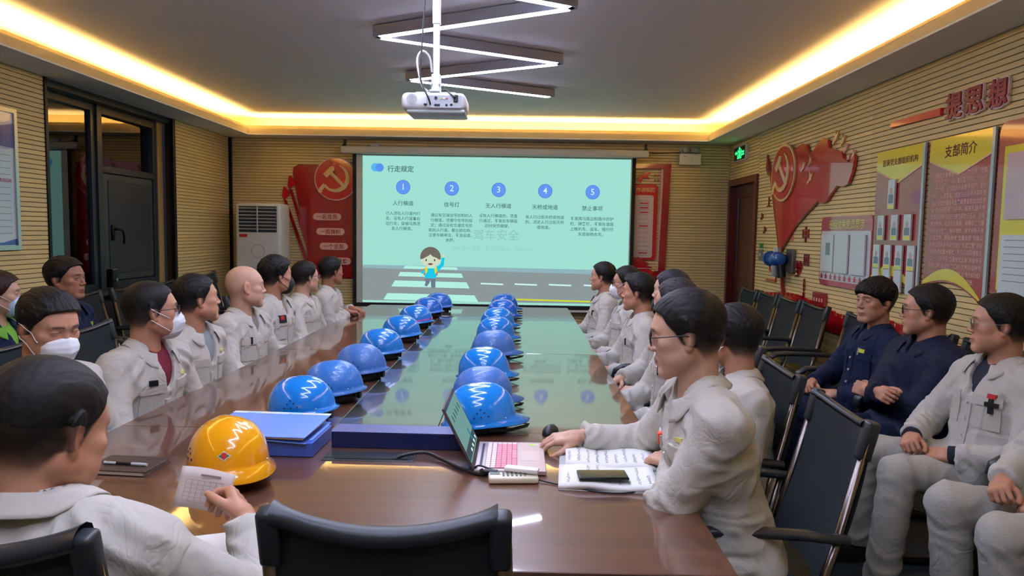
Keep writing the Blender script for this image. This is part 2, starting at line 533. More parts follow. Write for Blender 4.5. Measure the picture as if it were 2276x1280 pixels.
def hand_sdf(curl, spread=0.0, thumb=0.0, side=1):
    """right hand: wrist at origin, fingers +y, back of hand +z, thumb towards -x*side"""
    chains = []
    bases = [(-.029, .086, .001), (-.010, .091, .003), (.010, .088, .002), (.028, .080, -.001)]
    lens = [.071, .079, .073, .057]
    for i, (b, l) in enumerate(zip(bases, lens)):
        c = [math.radians(a*(1+.06*i)) for a in curl]
        x0 = math.radians((i-1.5)*(4+spread)); p = np.array(b); a = 0.0
        pts = [p]
        for c_, fr in zip(c, (.45, .31, .24)):
            a += c_
            d = np.array((math.sin(x0)*math.cos(a), math.cos(a)*math.cos(x0), -math.sin(a)))
            p = p+d*l*fr; pts.append(p)
        chains.append((pts, (.0092, .0085, .0077, .0068)))
    t = math.radians(thumb)
    t0 = np.array((-.022, .022, -.008)); t1 = t0+np.array((-.024*math.cos(t), .030, -.014-.012*math.sin(t)))
    t2 = t1+np.array((-.012*math.cos(t)+.012*math.sin(t), .026, -.008-.008*math.sin(t))); t3 = t2+np.array((-.002+.010*math.sin(t), .022, -.007))
    th = ([t0, t1, t2, t3], (.015, .0118, .0102, .0080))
    def f(p):
        q = p.copy(); q[:, 0] *= side
        d = rbox(q, (0, .048, -.002), (.038, .046, .0135), .012)
        d = smin(d, cap(q, (0, -.03, 0), (0, .02, 0), .0245, .024), .022)
        d = smin(d, ell(q, (-.020, .035, -.010), (.016, .028, .014)), .012)
        fi = None
        for pts, r in chains:
            c = cap(q, pts[0], pts[1], r[0], r[1])
            c = np.minimum(c, cap(q, pts[1], pts[2], r[1], r[2]))
            c = np.minimum(c, cap(q, pts[2], pts[3], r[2], r[3]))
            fi = c if fi is None else np.minimum(fi, c)
        d = smin(d, fi, .006)
        c = None
        for k in range(3):
            cc = cap(q, th[0][k], th[0][k+1], th[1][k], th[1][k+1]); c = cc if c is None else np.minimum(c, cc)
        return smin(d, c, .008)
    return f
CURL = {'flat': (8, 14, 10), 'relax': (30, 36, 22), 'fist': (72, 84, 48), 'clasp': (58, 62, 34), 'type': (20, 28, 24), 'pinch': (55, 50, 25)}

def ik(S, W, a, b, pole):
    S = np.asarray(S, float); W = np.asarray(W, float); v = W-S; d = np.linalg.norm(v)
    if d > (a+b)*.985: W = S+v/d*(a+b)*.985; d = (a+b)*.985; v = W-S
    u = v/d; x = (a*a-b*b+d*d)/(2*d); h = math.sqrt(max(a*a-x*x, 1e-6))
    pl = np.asarray(pole, float); pl = pl-u*(pl@u); pl /= np.linalg.norm(pl)+1e-9
    return S+u*x+pl*h, W

def frame(y, z):
    y = np.asarray(y, float); y = y/np.linalg.norm(y); z = np.asarray(z, float); z = z-y*(z@y); z /= np.linalg.norm(z)
    return np.stack([np.cross(y, z), y, z], 1)      # columns

def ridge(x, k=2.0): return (0.5+0.5*np.cos(2*PI*x))**k
def crease(x, k=1.6):
    f = x-np.floor(x); return (1-np.abs(2*f-1))**k

def sm_attr(cols, base, k): return cols*(1-k[:, None])+np.asarray(base)[None]*k[:, None]

JACKETS = {
 'white': ((185, 182, 172), .86), 'navy': ((27, 36, 64), .8), 'navy_padded': ((24, 30, 54), .7), 'navy_work': ((28, 42, 70), .8)}
def cloth_mat(kind):
    c, r = JACKETS[kind]
    m = mat('cloth_'+kind, c, rough=r, noise=((4, 4, 4), .045), bump=((420, 420, 420), .25, .0006), spec=.2)
    return crumple(m)
def trouser_mat(kind):
    c = {'white': (172, 168, 157), 'navy': (26, 32, 56), 'dark': (32, 34, 42)}[kind]
    return crumple(mat('trousers_'+kind, c, rough=.9, noise=((5, 5, 5), .07), bump=((400, 400, 400), .25, .0006), spec=.15))
def crumple(m):
    """small creases of washed cotton on top of the modelled folds"""
    if m.get('crumpled'): return m
    nt = m.node_tree; bp = [n for n in nt.nodes if n.type == 'BUMP'][0]; tc = nt.nodes['Texture Coordinate']
    n = nt.nodes.new('ShaderNodeTexNoise'); n.inputs['Scale'].default_value = 11; n.inputs['Detail'].default_value = 2.5; n.inputs['Distortion'].default_value = 1.6; n.inputs['Roughness'].default_value = .55
    a = nt.nodes.new('ShaderNodeMath'); a.operation = 'SUBTRACT'; a.inputs[1].default_value = .5
    c = nt.nodes.new('ShaderNodeMath'); c.operation = 'ABSOLUTE'
    s = nt.nodes.new('ShaderNodeMath'); s.operation = 'POWER'; s.inputs[1].default_value = .85
    b2 = nt.nodes.new('ShaderNodeBump'); b2.inputs['Strength'].default_value = .6; b2.inputs['Distance'].default_value = .009
    L = nt.links; L.new(tc.outputs['Object'], n.inputs['Vector']); L.new(n.outputs['Fac'], a.inputs[0]); L.new(a.outputs[0], c.inputs[0]); L.new(c.outputs[0], s.inputs[0])
    L.new(s.outputs[0], b2.inputs['Height']); L.new(b2.outputs[0], bp.inputs['Normal']); m['crumpled'] = 1
    return m
SKIN = dict(light=(200, 154, 128), mid=(188, 139, 112), tan=(160, 112, 88), pale=(198, 158, 134))

def clip_above(v, zmin): return v

def person(label, head, top, face, body, lean=8, pitch=0, roll=0, hair='short', coat='white', pants='white',
           skin='mid', fat=0.0, hw=1.0, hs=1.0, lod=1, arms='lap', arms_world=None, hands='clasp', eye=1.0, mouth=0.0,
           hair_col=(19, 17, 16), shirt=(46, 48, 56), knees=None, feet=None, legs=True, open_=1.0, belly=0.0, sh=0.0,
           jaw=1.0, side=0.0, group=None, twist=0.0, hair_extra=None, padded=False, neck=0.0, name='person', slump=0.0, pockets=True, collar_m=None, brows=1.0):
    """head=(x,y) of the head's centre in the room, top=height of the crown, face/body=compass directions in
    degrees (0 = +x, 90 = +y). All distances in metres."""
    HR = {0: .0026, 1: .0034, 2: .0046}[lod]; CR = {0: .0075, 1: .009, 2: .012}[lod]
    # ---- skeleton in the person's own frame (y forward)
    le = math.radians(lean); si = math.radians(side)
    L = .505
    tdir = np.array((math.sin(si), math.sin(le), math.cos(le))); tdir /= np.linalg.norm(tdir)
    hc_off = np.array((0, .018+.05*math.sin(le), .158+neck))
    topz = .120*hs
    pz = .53
    # torso length follows the height of the crown
    L = (top-topz-hc_off[2]-pz)/tdir[2]
    L = max(.40, min(.60, L))
    pz = top-topz-hc_off[2]-L*tdir[2]
    P = np.array((0, 0, pz)); N = P+tdir*L; Hc = N+hc_off
    bodyA = math.radians(body-90)
    cb, sb = math.cos(bodyA), math.sin(bodyA)
    ox = head[0]-(Hc[0]*cb-Hc[1]*sb); oy = head[1]-(Hc[0]*sb+Hc[1]*cb)
    root = thing(name, label, 'person', (ox, oy, 0), bodyA, group)
    def loc(w):
        x, y = w[0]-ox, w[1]-oy
        return np.array((x*cb+y*sb, -x*sb+y*cb, w[2]))
    tw = math.radians(twist); X = np.array((math.cos(tw), math.sin(tw), 0)); X = X-tdir*(X@tdir)*.5; X /= np.linalg.norm(X)
    Fw = np.cross(tdir, X); Fw = -Fw if Fw[1] < 0 else Fw
    S = {}
    for sg in (-1, 1): S[sg] = N+X*sg*(.170+sh)-tdir*.078+Fw*(-.004)
    UA, FA = .285, .250
    W = {}; E = {}; HF = {}
    if arms == 'lap':
        for sg in (-1, 1):
            w = np.array((sg*.085, .27+.03*sg, pz+.115+.015*sg))
            E[sg], W[sg] = ik(S[sg], w, UA, FA, (sg*.9, -.5, -.45))
            HF[sg] = frame(np.array((-sg*.75, .62, -.12)), np.array((0.15*sg, .45, .9)))
    elif arms == 'knees':
        for sg in (-1, 1):
            w = np.array((sg*.16, .30, pz+.10))
            E[sg], W[sg] = ik(S[sg], w, UA, FA, (sg*.8, -.6, -.3))
            HF[sg] = frame(np.array((-sg*.35, .85, -.25)), np.array((0.1*sg, .3, .9)))
    elif arms == 'crossed':
        for sg in (-1, 1):
            w = np.array((-sg*.10, .26+.03*sg, pz+.22+.02*sg))
            E[sg], W[sg] = ik(S[sg], w, UA, FA, (sg*.9, -.2, -.8))
            HF[sg] = frame(np.array((-sg*.95, .25, .05)), np.array((0, .8, .4)))
    hcurl = {-1: hands, 1: hands}
    if arms_world:
        for sg, a in arms_world.items():
            E[sg], W[sg] = ik(S[sg], loc(a['wrist']), UA, FA, a.get('pole', (sg*.8, -.4, -.6)))
            if 'hand' in a:
                hy = loc(np.array(a['wrist'])+np.array(a['hand']))-loc(a['wrist'])
                hz = loc(np.array(a['wrist'])+np.array(a.get('back', (0, 0, 1))))-loc(a['wrist'])
            else: hy, hz = W[sg]-E[sg], np.array((0, 0, 1.))
            HF[sg] = frame(hy, hz); hcurl[sg] = a.get('curl', hands)
    # ---- head and neck
    Rh = rot_m(face-body, pitch, roll)
    hp = dict(w=hw, fat=fat*.004, eye=eye, mouth=mouth, jaw=jaw)
    hf0 = head_sdf(hp)
    def to_head(p): return (p-Hc)@Rh/hs
    neck_top = Hc+Rh@np.array((0, -.030, -.030)); neck_bot = N+np.array((0, -.012, -.05))
    def hf(p):
        d = hf0(to_head(p))*hs
        n = cap(p, neck_top, neck_bot, .052+fat*.003, .058+fat*.004)
        return smin(d, n, .018)
    z0 = N[2]-.06
    v, f = surfnet(hf, (Hc[0]-.13, Hc[1]-.15, z0), (Hc[0]+.13, Hc[1]+.15, Hc[2]+.145*hs), HR)
    q = to_head(v)
    base = np.array(lin(SKIN[skin])[:3])
    cols = np.tile(base, (len(v), 1))*(0.93+.14*vnoise(v*45+3))[:, None]
    qx = np.abs(q[:, 0])/hw
    red = np.exp(-((qx-.045)**2+(q[:, 1]-.07)**2+(q[:, 2]+.03)**2)/.0009)*.35+np.exp(-((qx-.08)**2+(q[:, 1]+.006)**2)/.0006)*.4+np.exp(-((qx)**2+(q[:, 1]-.112)**2+(q[:, 2]+.026)**2)/.0002)*.3
    cols = sm_attr(cols, base*np.array((1.05, .72, .66)), np.clip(red, 0, .5))
    lips = np.exp(-((q[:, 2]+.0612)/(.0075))**2*1.0)*sstep(q[:, 1], .078, .086)*sstep(-qx, -.026, -.020)
    cols = sm_attr(cols, base*np.array((.82, .50, .47)), np.clip(lips, 0, .85))
    mouthl = np.exp(-((q[:, 2]+.0612)/.0018)**2)*sstep(q[:, 1], .080, .086)*sstep(-qx, -.026, -.022)
    cols = sm_attr(cols, base*.25, np.clip(mouthl, 0, .8))
    bz = .0265+.003*np.cos((qx-.026)*60)
    brow = np.exp(-((q[:, 2]-bz)/.0042)**2)*sstep(q[:, 1], .055, .065)*sstep(qx, .010, .015)*sstep(-qx, -.050, -.042)
    cols = sm_attr(cols, np.array((.02, .015, .013)), np.clip(brow*brows, 0, .85))
    lash = np.exp(-((q[:, 2]-.0098-.0*qx)/.0017)**2)*sstep(q[:, 1], .070, .076)*sstep(qx, .015, .018)*sstep(-qx, -.046, -.044)
    cols = sm_attr(cols, np.array((.03, .02, .018)), np.clip(lash, 0, .8))
    if hair in HAIR:
        st = HAIR[hair]; prof = hair_profile(q[:, 2], st)
        m = sstep(prof-q[:, 1], -.004, .008)*sstep(q[:, 2], -.085, -.05)
        m *= 1-np.exp(-(((qx-.083)/.014)**2+((q[:, 1]+.010)/.022)**2+((q[:, 2])/.034)**2)*1.2)
        m *= (q[:, 2] > -.1)
        side_f = .15+.85*sstep(q[:, 2]+.012*vnoise(q*60), -.070, .008)
        cols = sm_attr(cols, np.array(lin(hair_col)[:3])*1.05, 1-(1-np.clip(m*side_f*(.99 if hair != 'buzz' else .86), 0, .985))**(2.3 if hair != 'buzz' else 2.6))
    body_v, body_f, body_c = [v], [f], [cols]; nv = len(v)
    # ---- hands
    for sg in (-1, 1):
        hsd = hand_sdf(CURL[hcurl[sg]], 0, 25 if hcurl[sg] in ('clasp', 'fist', 'pinch') else 0, side=sg)
        sc = .97
        hv, hfc = surfnet(hsd, (-.085, -.05, -.09), (.085, .19, .05), .0028 if lod == 0 else .0036)
        hc = np.tile(base*np.array((.98, .93, .92)), (len(hv), 1))*(0.94+.12*vnoise(hv*60))[:, None]
        # creases at the knuckles
        hc = sm_attr(hc, base*np.array((.8, .6, .55)), np.clip(np.exp(-((hv[:, 1]-.09)/.006)**2)*.25, 0, 1))
        hw_ = (hv*sc)@HF[sg].T+W[sg]
        if sg < 0: pass
        body_v.append(hw_); body_f.append(hfc+nv); body_c.append(hc); nv += len(hv)
    # ---- legs
    sp = .115
    K = {}; A = {}
    kz = pz+.015
    for sg in (-1, 1):
        k = np.array((sg*sp, .43, kz)) if not knees else loc(knees[sg])
        hipj = np.array((sg*.085, .0, pz-.01))
        dv = k-hipj; k = hipj+dv/np.linalg.norm(dv)*.43
        K[sg] = k
        a = np.array((k[0]*1.0, k[1]-.05, .10)) if not feet else loc(feet[sg])
        A[sg] = a
    hips = {sg: np.array((sg*.085, 0, pz-.01)) for sg in (-1, 1)}
    # ---- the trunk and limbs inside the clothes
    def core(p):
        d = ell(p, P+tdir*.02, (.145, .10, .10))
        d = smin(d, ell(p, P+tdir*L*.45, (.13, .085, .17)), .05)
        d = smin(d, ell(p, P+tdir*L*.72, (.14, .085, .12)), .05)
        d = smin(d, cap(p, neck_bot, N-tdir*.10, .05, .06), .03)
        for sg in (-1, 1):
            d = smin(d, cap(p, N-tdir*.06, S[sg], .04, .042), .03)
            d = smin(d, cap(p, S[sg], E[sg], .044, .034), .02)
            d = smin(d, cap(p, E[sg], W[sg], .033, .022), .02)
            d = smin(d, cap(p, hips[sg], K[sg], .068, .046), .03)
            d = smin(d, cap(p, K[sg], A[sg], .044, .032), .02)
        return d
    allp = np.array([P, N]+[x[s_] for x in (S, E, W, K, A) for s_ in (-1, 1)])
    blo, bhi = allp.min(0)-.2, allp.max(0)+.2
    cv, cf = surfnet(core, blo, bhi, .02)
    body_v.append(cv); body_f.append(cf+nv); body_c.append(np.tile(base, (len(cv), 1)))
    np_mesh('body', np.concatenate(body_v), np.concatenate(body_f), attr_mat('skin', .48, .35, bump=(600, .15, .0004)), root, cols=np.concatenate(body_c))
    # ---- eyes
    if eye > .2 and lod < 2:
        for sg in (-1, 1):
            b = MB(); c = Hc+Rh@(np.array((sg*.031*hw, .0716, .0066))*hs)
            b.sph(Vector(c), .0118*hs, 14); b.build('eye', mat('eye_white', (226, 220, 212), .2), root, True)
            b = MB(); c2 = Hc+Rh@(np.array((sg*.031*hw, .0760, .0064))*hs); b.sph(Vector(c2), .0078*hs, 14); b.build('iris', mat('iris', (28, 18, 14), .1), root, True)
    # ---- hair
    if hair in HAIR:
        st = HAIR[hair]
        def hairf(p):
            qq = to_head(p); prof = hair_profile(qq[:, 2], st)
            x = np.abs(qq[:, 0])/hw
            m = sstep(prof-qq[:, 1], -.004, .006)
            if not st.get('long'): m = m*sstep(qq[:, 2], -.088, -.066)
            earm = np.exp(-(((x-.084)/.016)**2+((qq[:, 1]+.010)/.022)**2+((qq[:, 2]+.010)/.027)**2)*1.3)
            u = sstep(qq[:, 2], .0, .085)
            th = (st['side']*sstep(qq[:, 2], -.015, .06)-.0006*(st['side'] > .002)-.0035*(st['side'] < .002)*sstep(-qq[:, 2], -.02, .04))*(1-u)+st['top']*u
            th = th*(1-.25*sstep(-qq[:, 1], .04, .1))
            gx = qq*np.array((170, 26, 60)); gx[:, 1] += 5*vnoise(qq*22)
            n = vnoise(gx)-.5+.6*(vnoise(qq*np.array((260, 70, 110))+9)-.5)
            th = th+st['rough']*2*n*(.35+.65*u)
            if st.get('fringe'): th = th+.004*ridge(qq[:, 0]*30+vnoise(qq*20), 1)*sstep(qq[:, 1], .03, .08)
            if hair_extra: th = th+hair_extra(qq)
            th = th+(vnoise(qq*np.array((120, 120, 90)))-.5)*.0018*(1-u)
            t = m*(1-earm)*(th+.006)-.006
            return hf0(qq)*hs-t*hs
        r_ = .135*hs
        lowz = Hc[2]-(.11 if not st.get('long') else .15)*hs
        v, f = surfnet(hairf, (Hc[0]-r_, Hc[1]-r_-.01, lowz), (Hc[0]+r_, Hc[1]+r_, Hc[2]+.17*hs), HR*1.1)
        # keep only what stands clear of the skin
        dd = hf(v); keep = dd > -.0022
        fk = keep[f].any(1); f = f[fk]
        used = np.unique(f); remap = -np.ones(len(v), int); remap[used] = np.arange(len(used))
        np_mesh('hair', v[used], remap[f], hair_mat(hair_col), root)
    # ---- jacket
    pad = .006 if padded else 0
    g = {sg: W[sg]-E[sg] for sg in (-1, 1)}
    for sg in g: g[sg] /= np.linalg.norm(g[sg])
    cuff = {sg: W[sg]-g[sg]*.018 for sg in (-1, 1)}
    Rt = np.stack([X, np.cross(tdir, X), tdir], 1)
    def tor(p):
        d = ell(p, P+tdir*.03+np.array((0, .01, 0)), (.178, .135+belly*.6, .13), Rt)
        d = smin(d, ell(p, P+tdir*L*.30+Fw*.012, (.170, .122+belly, .16), Rt), .05)
        d = smin(d, ell(p, P+tdir*L*.66+Fw*.004, (.182+sh, .118, .17), Rt), .05)
        d = smin(d, cap(p, S[-1]+X*.03+tdir*.008, S[1]-X*.03+tdir*.008, .064, .064), .05)
        for sg in (-1, 1):
            d = smin(d, cap(p, N+tdir*.010-Fw*.012, S[sg]+tdir*.010, .050, .050), .03)
        return d-pad-.007
    def arms_f(p):
        d = None
        for sg in (-1, 1):
            a = cap(p, S[sg], E[sg], .066+pad, .061+pad)
            b = cap(p, E[sg], W[sg], .060+pad, .043+pad)
            cut = (p-cuff[sg])@g[sg]
            b = np.maximum(b, cut)
            a = smin(a, b, .02)
            d = a if d is None else smin(d, a, .012)
        return d
    nb = N+np.array((0, -.006, -.01))
    vtip = N-tdir*(.10*open_+.02)+Fw*.135
    def jack(p):
        d = smin(tor(p), arms_f(p), .035)
        d = smin(d, rbox(p, P+np.array((0, .07, .03)), (.185, .17, .065), .06), .04)
        # opening for the neck and down to the top button
        hole = cap(p, nb-tdir*.02, nb+tdir*.10+Fw*.01, .058+fat*.004, .066+fat*.004)
        hole = smin(hole, cap(p, N-tdir*.01+Fw*.07, vtip, .034*open_+.010, .006), .02)
        return smax(d, -hole, .006)
    jl = np.array([P-np.array((0, 0, .05)), N]+[x[s_] for x in (S, E, W) for s_ in (-1, 1)])
    v, f = surfnet(jack, jl.min(0)-.2, jl.max(0)+.16, CR)
    gr, _ = grad(jack, v)
    seed = (abs(hash(label)) % 97)*0 + (sum(map(ord, label)) % 97)*1.37
    # folds of the cloth
    disp = np.zeros(len(v)); dt = tor(v)
    fold_amt = .55 if padded else 1.0
    for sg in (-1, 1):
        for (a, b, s0, l) in ((S[sg], E[sg], 0, UA), (E[sg], W[sg], UA, FA)):
            ab = b-a; t = ((v-a)@ab)/(ab@ab); tc_ = np.clip(t, 0, 1); r = v-a-tc_[:, None]*ab
            dist = nrm(r); w = np.clip(1-(dist-.05)/.045, 0, 1)*((t > -.15) & (t < 1.05))*(dt > -.03)
            u1 = frame(ab, (0.3, .2, 1)); th = np.arctan2(r@u1[:, 0], r@u1[:, 2]); s = s0+tc_*l
            nz = vnoise(v*11+seed)
            env = .25+1.0*np.exp(-((s-UA)/.085)**2)+.8*np.exp(-((s-UA-FA)/.09)**2)+.35*np.exp(-((s-.06)/.06)**2)
            ph = s/.060+.65*np.sin(th+sg*.8+seed)+2.1*nz
            fold = crease(ph, 1.5)-.3
            amp_mod = np.clip(2.6*vnoise(np.stack([np.cos(th)*1.4, np.sin(th)*1.4, s*16], 1)+seed)-.65, .0, 1.5)
            disp += w*env*amp_mod*fold*.0150*(.8 if s0 == 0 else .8)
    tl = (v-P)@tdir/L; fwd = (v-P-np.clip(tl, 0, 1)[:, None]*L*tdir[None])@Fw; lat = (v-P)@X
    wt = np.clip(1-(dt-.0)/.03, 0, 1)
    n1 = vnoise(np.stack([lat*13+fwd*4, fwd*9, (v[:, 2])*4.2], 1)+seed)
    n2 = vnoise(np.stack([lat*5, fwd*7, v[:, 2]*19], 1)+seed*2)
    vert = crease(n1*2.6+.15, 1.5)-.35; hor = crease(n2*2.4, 1.5)-.35
    disp += wt*(vert*.0115*sstep(tl, .15, .5)+hor*.0140*sstep(-tl, -.62, -.15)*(1+slump))*.9
    diag = crease((lat*np.sign(lat)*.8+v[:, 2]*.9)/.075+1.8*vnoise(v*7+seed), 1.5)-.35
    disp += wt*diag*.011*sstep(tl, .45, .7)*sstep(np.abs(lat), .06, .13)
    disp += (vnoise(v*26+seed)-.5)*.0035
    if padded:
        disp = disp*.8+.006*np.abs(np.sin(v[:, 2]*PI/.11+vnoise(v*4)*.8))*wt*0
    disp *= sstep(hf(v), .004, .03)*(1-.7*sstep((v-N)@tdir, -.02, .01))
    # a thicker band at each cuff
    for sg in (-1, 1):
        s = (v-cuff[sg])@g[sg]; near = (nrm(v-cuff[sg]) < .07)
        disp += near*((s > -.048) & (s < -.004))*.0028
    v2 = v+gr*(disp*fold_amt)[:, None]
    np_mesh('jacket', v2, f, cloth_mat(coat), root)
    # shirt seen in the opening
    def shirtf(p):
        d = tor(p)+.016
        return smax(smax(d, nrm(p-(N-tdir*.05+Fw*.03))-.15, .01), -cap(p, nb, nb+tdir*.1, .047, .053), .004)
    v, f = surfnet(shirtf, N-.2, N+.2, .010)
    if len(f): np_mesh('shirt', v, f, mat('shirt_%d_%d_%d' % shirt, shirt, .85), root)
    # ---- collar
    def jd(p): return float(jack(np.array([p]))[0])
    cm = collar_m or cloth_mat(coat)
    rx, ry = .066+fat*.004, .070+fat*.004
    cc = N+np.array((0, -.004, -.004))
    def collar(u, w):
        A0 = math.radians(148); a = (u-.5)*2*A0      # 0 = back
        back = math.cos(a)
        dirv = X*math.sin(a)-Fw*math.cos(a)
        front = sstep(np.array([abs(a)]), math.radians(70), A0)[0]
        h0 = -.030-front*.012; h1 = .036-front*.034; h2 = -.004-front*.050
        r0 = 1.0+front*.10; r1 = .98+front*.20; r2 = 1.42+front*.28
        if w < .34: t = w/.34; h = h0+(h1-h0)*t; r = r0+(r1-r0)*t
        elif w < .46: t = (w-.34)/.12; h = h1+.003*math.sin(PI*t); r = r1+.07*t
        else: t = (w-.46)/.54; h = h1+(h2-h1)*t; r = (r1+.07)+(r2-r1-.07)*(t**.85)
        p = cc+dirv*np.array([rx, ry, 1])[0]*r*(1.0+.06*abs(back))+tdir*h+Fw*front*.012
        if w > .5:
            d = jd(p)
            if d < .007: p = p+np.array((0, 0, 1))*0+(dirv*.4+tdir*.9)*(.007-d)
        return Vector(p), Vector(dirv*.5+tdir*.6)
    b = MB(); b.grid(collar, 26, 9, thick=.0035)
    b.build('collar', cm, root, True)
    # ---- trousers, shoes
    if legs:
        def tr(p):
            d = rbox(p, P+np.array((0, .0, -.02)), (.158, .12, .08), .07)
            for sg in (-1, 1):
                d = smin(d, cap(p, hips[sg], K[sg], .088, .074), .03)
                l = cap(p, K[sg], A[sg], .072, .064)
                l = np.maximum(l, -(p[:, 2]-A[sg][2]+.02)) if True else l
                d = smin(d, l, .015) if sg < 0 else smin(d, l, .03)
            return d
        tl_ = np.array([P, K[-1], K[1], A[-1], A[1]])
        v, f = surfnet(tr, tl_.min(0)-.2, tl_.max(0)+.16, {0: .009, 1: .011, 2: .018}[lod])
        if lod < 2:
            gr, _ = grad(tr, v); disp = np.zeros(len(v))
            for sg in (-1, 1):
                for (a, b, s0, l) in ((hips[sg], K[sg], 0, .43), (K[sg], A[sg], .43, .42)):
                    ab = b-a; t = ((v-a)@ab)/(ab@ab); tc_ = np.clip(t, 0, 1); r = v-a-tc_[:, None]*ab
                    w = np.clip(1-(nrm(r)-.07)/.04, 0, 1); s = s0+tc_*l
                    u1 = frame(ab, (.2, .1, 1)); th = np.arctan2(r@u1[:, 0], r@u1[:, 2])
                    env = .35+1.1*np.exp(-((s-.05)/.09)**2)+.25*np.exp(-((s-.43)/.08)**2)+.9*np.exp(-((s-.84)/.08)**2)
                    disp += w*env*(ridge(s/.075+.5*np.sin(th+seed)+1.8*vnoise(v*8+seed), 2)-.35)*.0085
            v = v+gr*disp[:, None]
        np_mesh('trousers', v, f, trouser_mat(pants), root)
        for sg in (-1, 1):
            a = A[sg]; dy = np.array((0.08*sg, 1, 0)); dy /= np.linalg.norm(dy)
            R = frame(dy, (0, 0, 1))
            def sf(p):
                q = (p-np.array((a[0], a[1], 0)))@R
                d = ell(q, (0, .07, .035), (.045, .13, .048)); d = smin(d, cap(q, (0, -.02, .05), (0, -.01, .11), .042, .045), .03)
                d = smax(d, -q[:, 2]+.012, .006)
                return np.minimum(d, rbox(q, (0, .06, .013), (.048, .14, .013), .01))
            v, f = surfnet(sf, (a[0]-.16, a[1]-.16, -.02), (a[0]+.16, a[1]+.24, .17), .011)
            np_mesh('shoe', v, f, mat('shoe_leather', (24, 24, 26), .45), root)
    # ---- tools for dressing the figure further
    def ray_on(u, w, out=.0):
        """point on the front of the jacket: u metres to the wearer's right, w metres below the neck base"""
        o = N-tdir*w+X*u+Fw*.35; t = 0.0; p = o
        for _ in range(14):
            d = float(tor(p[None])[0])
            if abs(d) < .0006: break
            p = p-Fw*max(min(d, .06), -.02)*.9
        return p
    def patch(name, u0, u1, w0, w1, th, m, nu=4, nw=4, lift=.0, cut=None):
        pts = {}
        for i in range(nu+1):
            for j in range(nw+1):
                u = u0+(u1-u0)*i/nu; w = w0+(w1-w0)*j/nw
                if cut: u, w = cut(i/nu, j/nw, u, w)
                pts[i, j] = ray_on(u, w)
        P_ = np.array([pts[i, j] for i in range(nu+1) for j in range(nw+1)])
        G, _ = grad(tor, P_); G = G*.5+Fw[None]*.5
        b = MB(); k = nw+1
        def fn(a, c):
            i, j = round(a*nu), round(c*nw); idx = i*k+j
            return Vector(P_[idx]+G[idx]*(th+lift)), Vector(G[idx])
        b.grid(fn, nu, nw, thick=th+.008)
        return b.build(name, m, root, True, angle=40)
    H = dict(root=root, N=N, P=P, Hc=Hc, Rh=Rh, hs=hs, hw=hw, patch=patch, ray=ray_on, X=X, Fw=Fw, tdir=tdir, W=W, E=E, S=S, jack=jack, loc=loc, hf=hf, cuff=cuff, g=g, K=K)
    if pockets:
        jm = cloth_mat(coat)
        for sg in (-1, 1):
            if lod <= 1 or True:
                patch('pocket', sg*.045, sg*.135, .150, .260, .0035, jm, 4, 4)
                patch('pocket_flap', sg*.040, sg*.140, .125, .165, .0075, jm, 4, 2)
        patch('placket', -.022, .022, .10*open_+.05, .36, .0045, jm, 2, 10)
        if lod <= 1:
            for k in range(3):
                p = ray_on(0, .165+.07*k); b = MB(); b.cyl(Vector(p+Fw*.004), Vector(p+Fw*.0095), .0065, seg=12)
                b.build('button', mat('button', (196, 190, 176), .5), root)
    return H

def hair_mat(c):
    n = 'hair_%d_%d_%d' % tuple(c)
    return mat(n, c, rough=.6, noise=((60, 22, 30), .25), bump=((600, 140, 240), .4, .0012), spec=.28)

# ---- things worn on the head: parts of the person
def hpt(H, x, y, z): return Vector(H['Hc']+H['Rh']@(np.array((x*H['hw'], y, z))*H['hs']))
def add_mask(H, kind='white', drop=0.0):
    m = {'white': mat('mask_white', (226, 230, 232), .75, bump=((500, 500, 500), .3, .0006)), 'blue': mat('mask_blue', (176, 206, 226), .8), 'black': mat('mask_black', (24, 26, 28), .7)}[kind]
    hf0 = head_sdf(dict(w=H['hw']))
    peak = .020 if kind != 'blue' else .012
    def mf(p):
        q = (p-H['Hc'])@H['Rh']/H['hs']
        x = np.abs(q[:, 0])
        d = ell(q, (0, .058, -.054), (.062, .050+peak, .067))
        ridge_ = (x*.62+(q[:, 1]-.112-peak*.95)+np.abs(q[:, 2]+.052)*.42)*.82
        d = smax(d, ridge_, .012)
        d = smax(d, q[:, 2]+.006+.30*x, .004)
        d = smax(d, -(q[:, 1]-.030), .004)
        if kind == 'white': d = d-.0016*ridge((q[:, 2]+.03+.2*x)/.05, 6)
        return d*H['hs']
    c = H['Hc']+H['Rh']@np.array((0, .06, -.05))
    v, f = surfnet(mf, c-.12, c+.12, .0034)
    np_mesh('face_mask', v, f, m, H['root'])
    sm = mat('ear_loop_'+kind, {'white': (236, 234, 228), 'blue': (232, 232, 232), 'black': (20, 20, 22)}[kind], .7)
    for sg in (-1, 1):
        for z0, z1 in ((-.028, .020), (-.080, -.026)):
            b = MB(); pts = []
            for t in np.linspace(0, 1, 9):
                x = .050+.034*t; y = .052-.070*t; z = z0+(z1-z0)*t
                p = np.array(hpt(H, sg*x, y, z))
                for _ in range(3):
                    d = float(H['hf'](p[None])[0])
                    if d < .0025: p = p+np.array(H['Rh']@np.array((sg, .15, 0)))*(.0025-d)
                    elif d > .004 and 0 < t < .95: p = p-np.array(H['Rh']@np.array((sg, .15, 0)))*(d-.003)
                pts.append(p)
            b.tube(pts, .0016, 6); b.build('ear_loop', sm, H['root'], True)
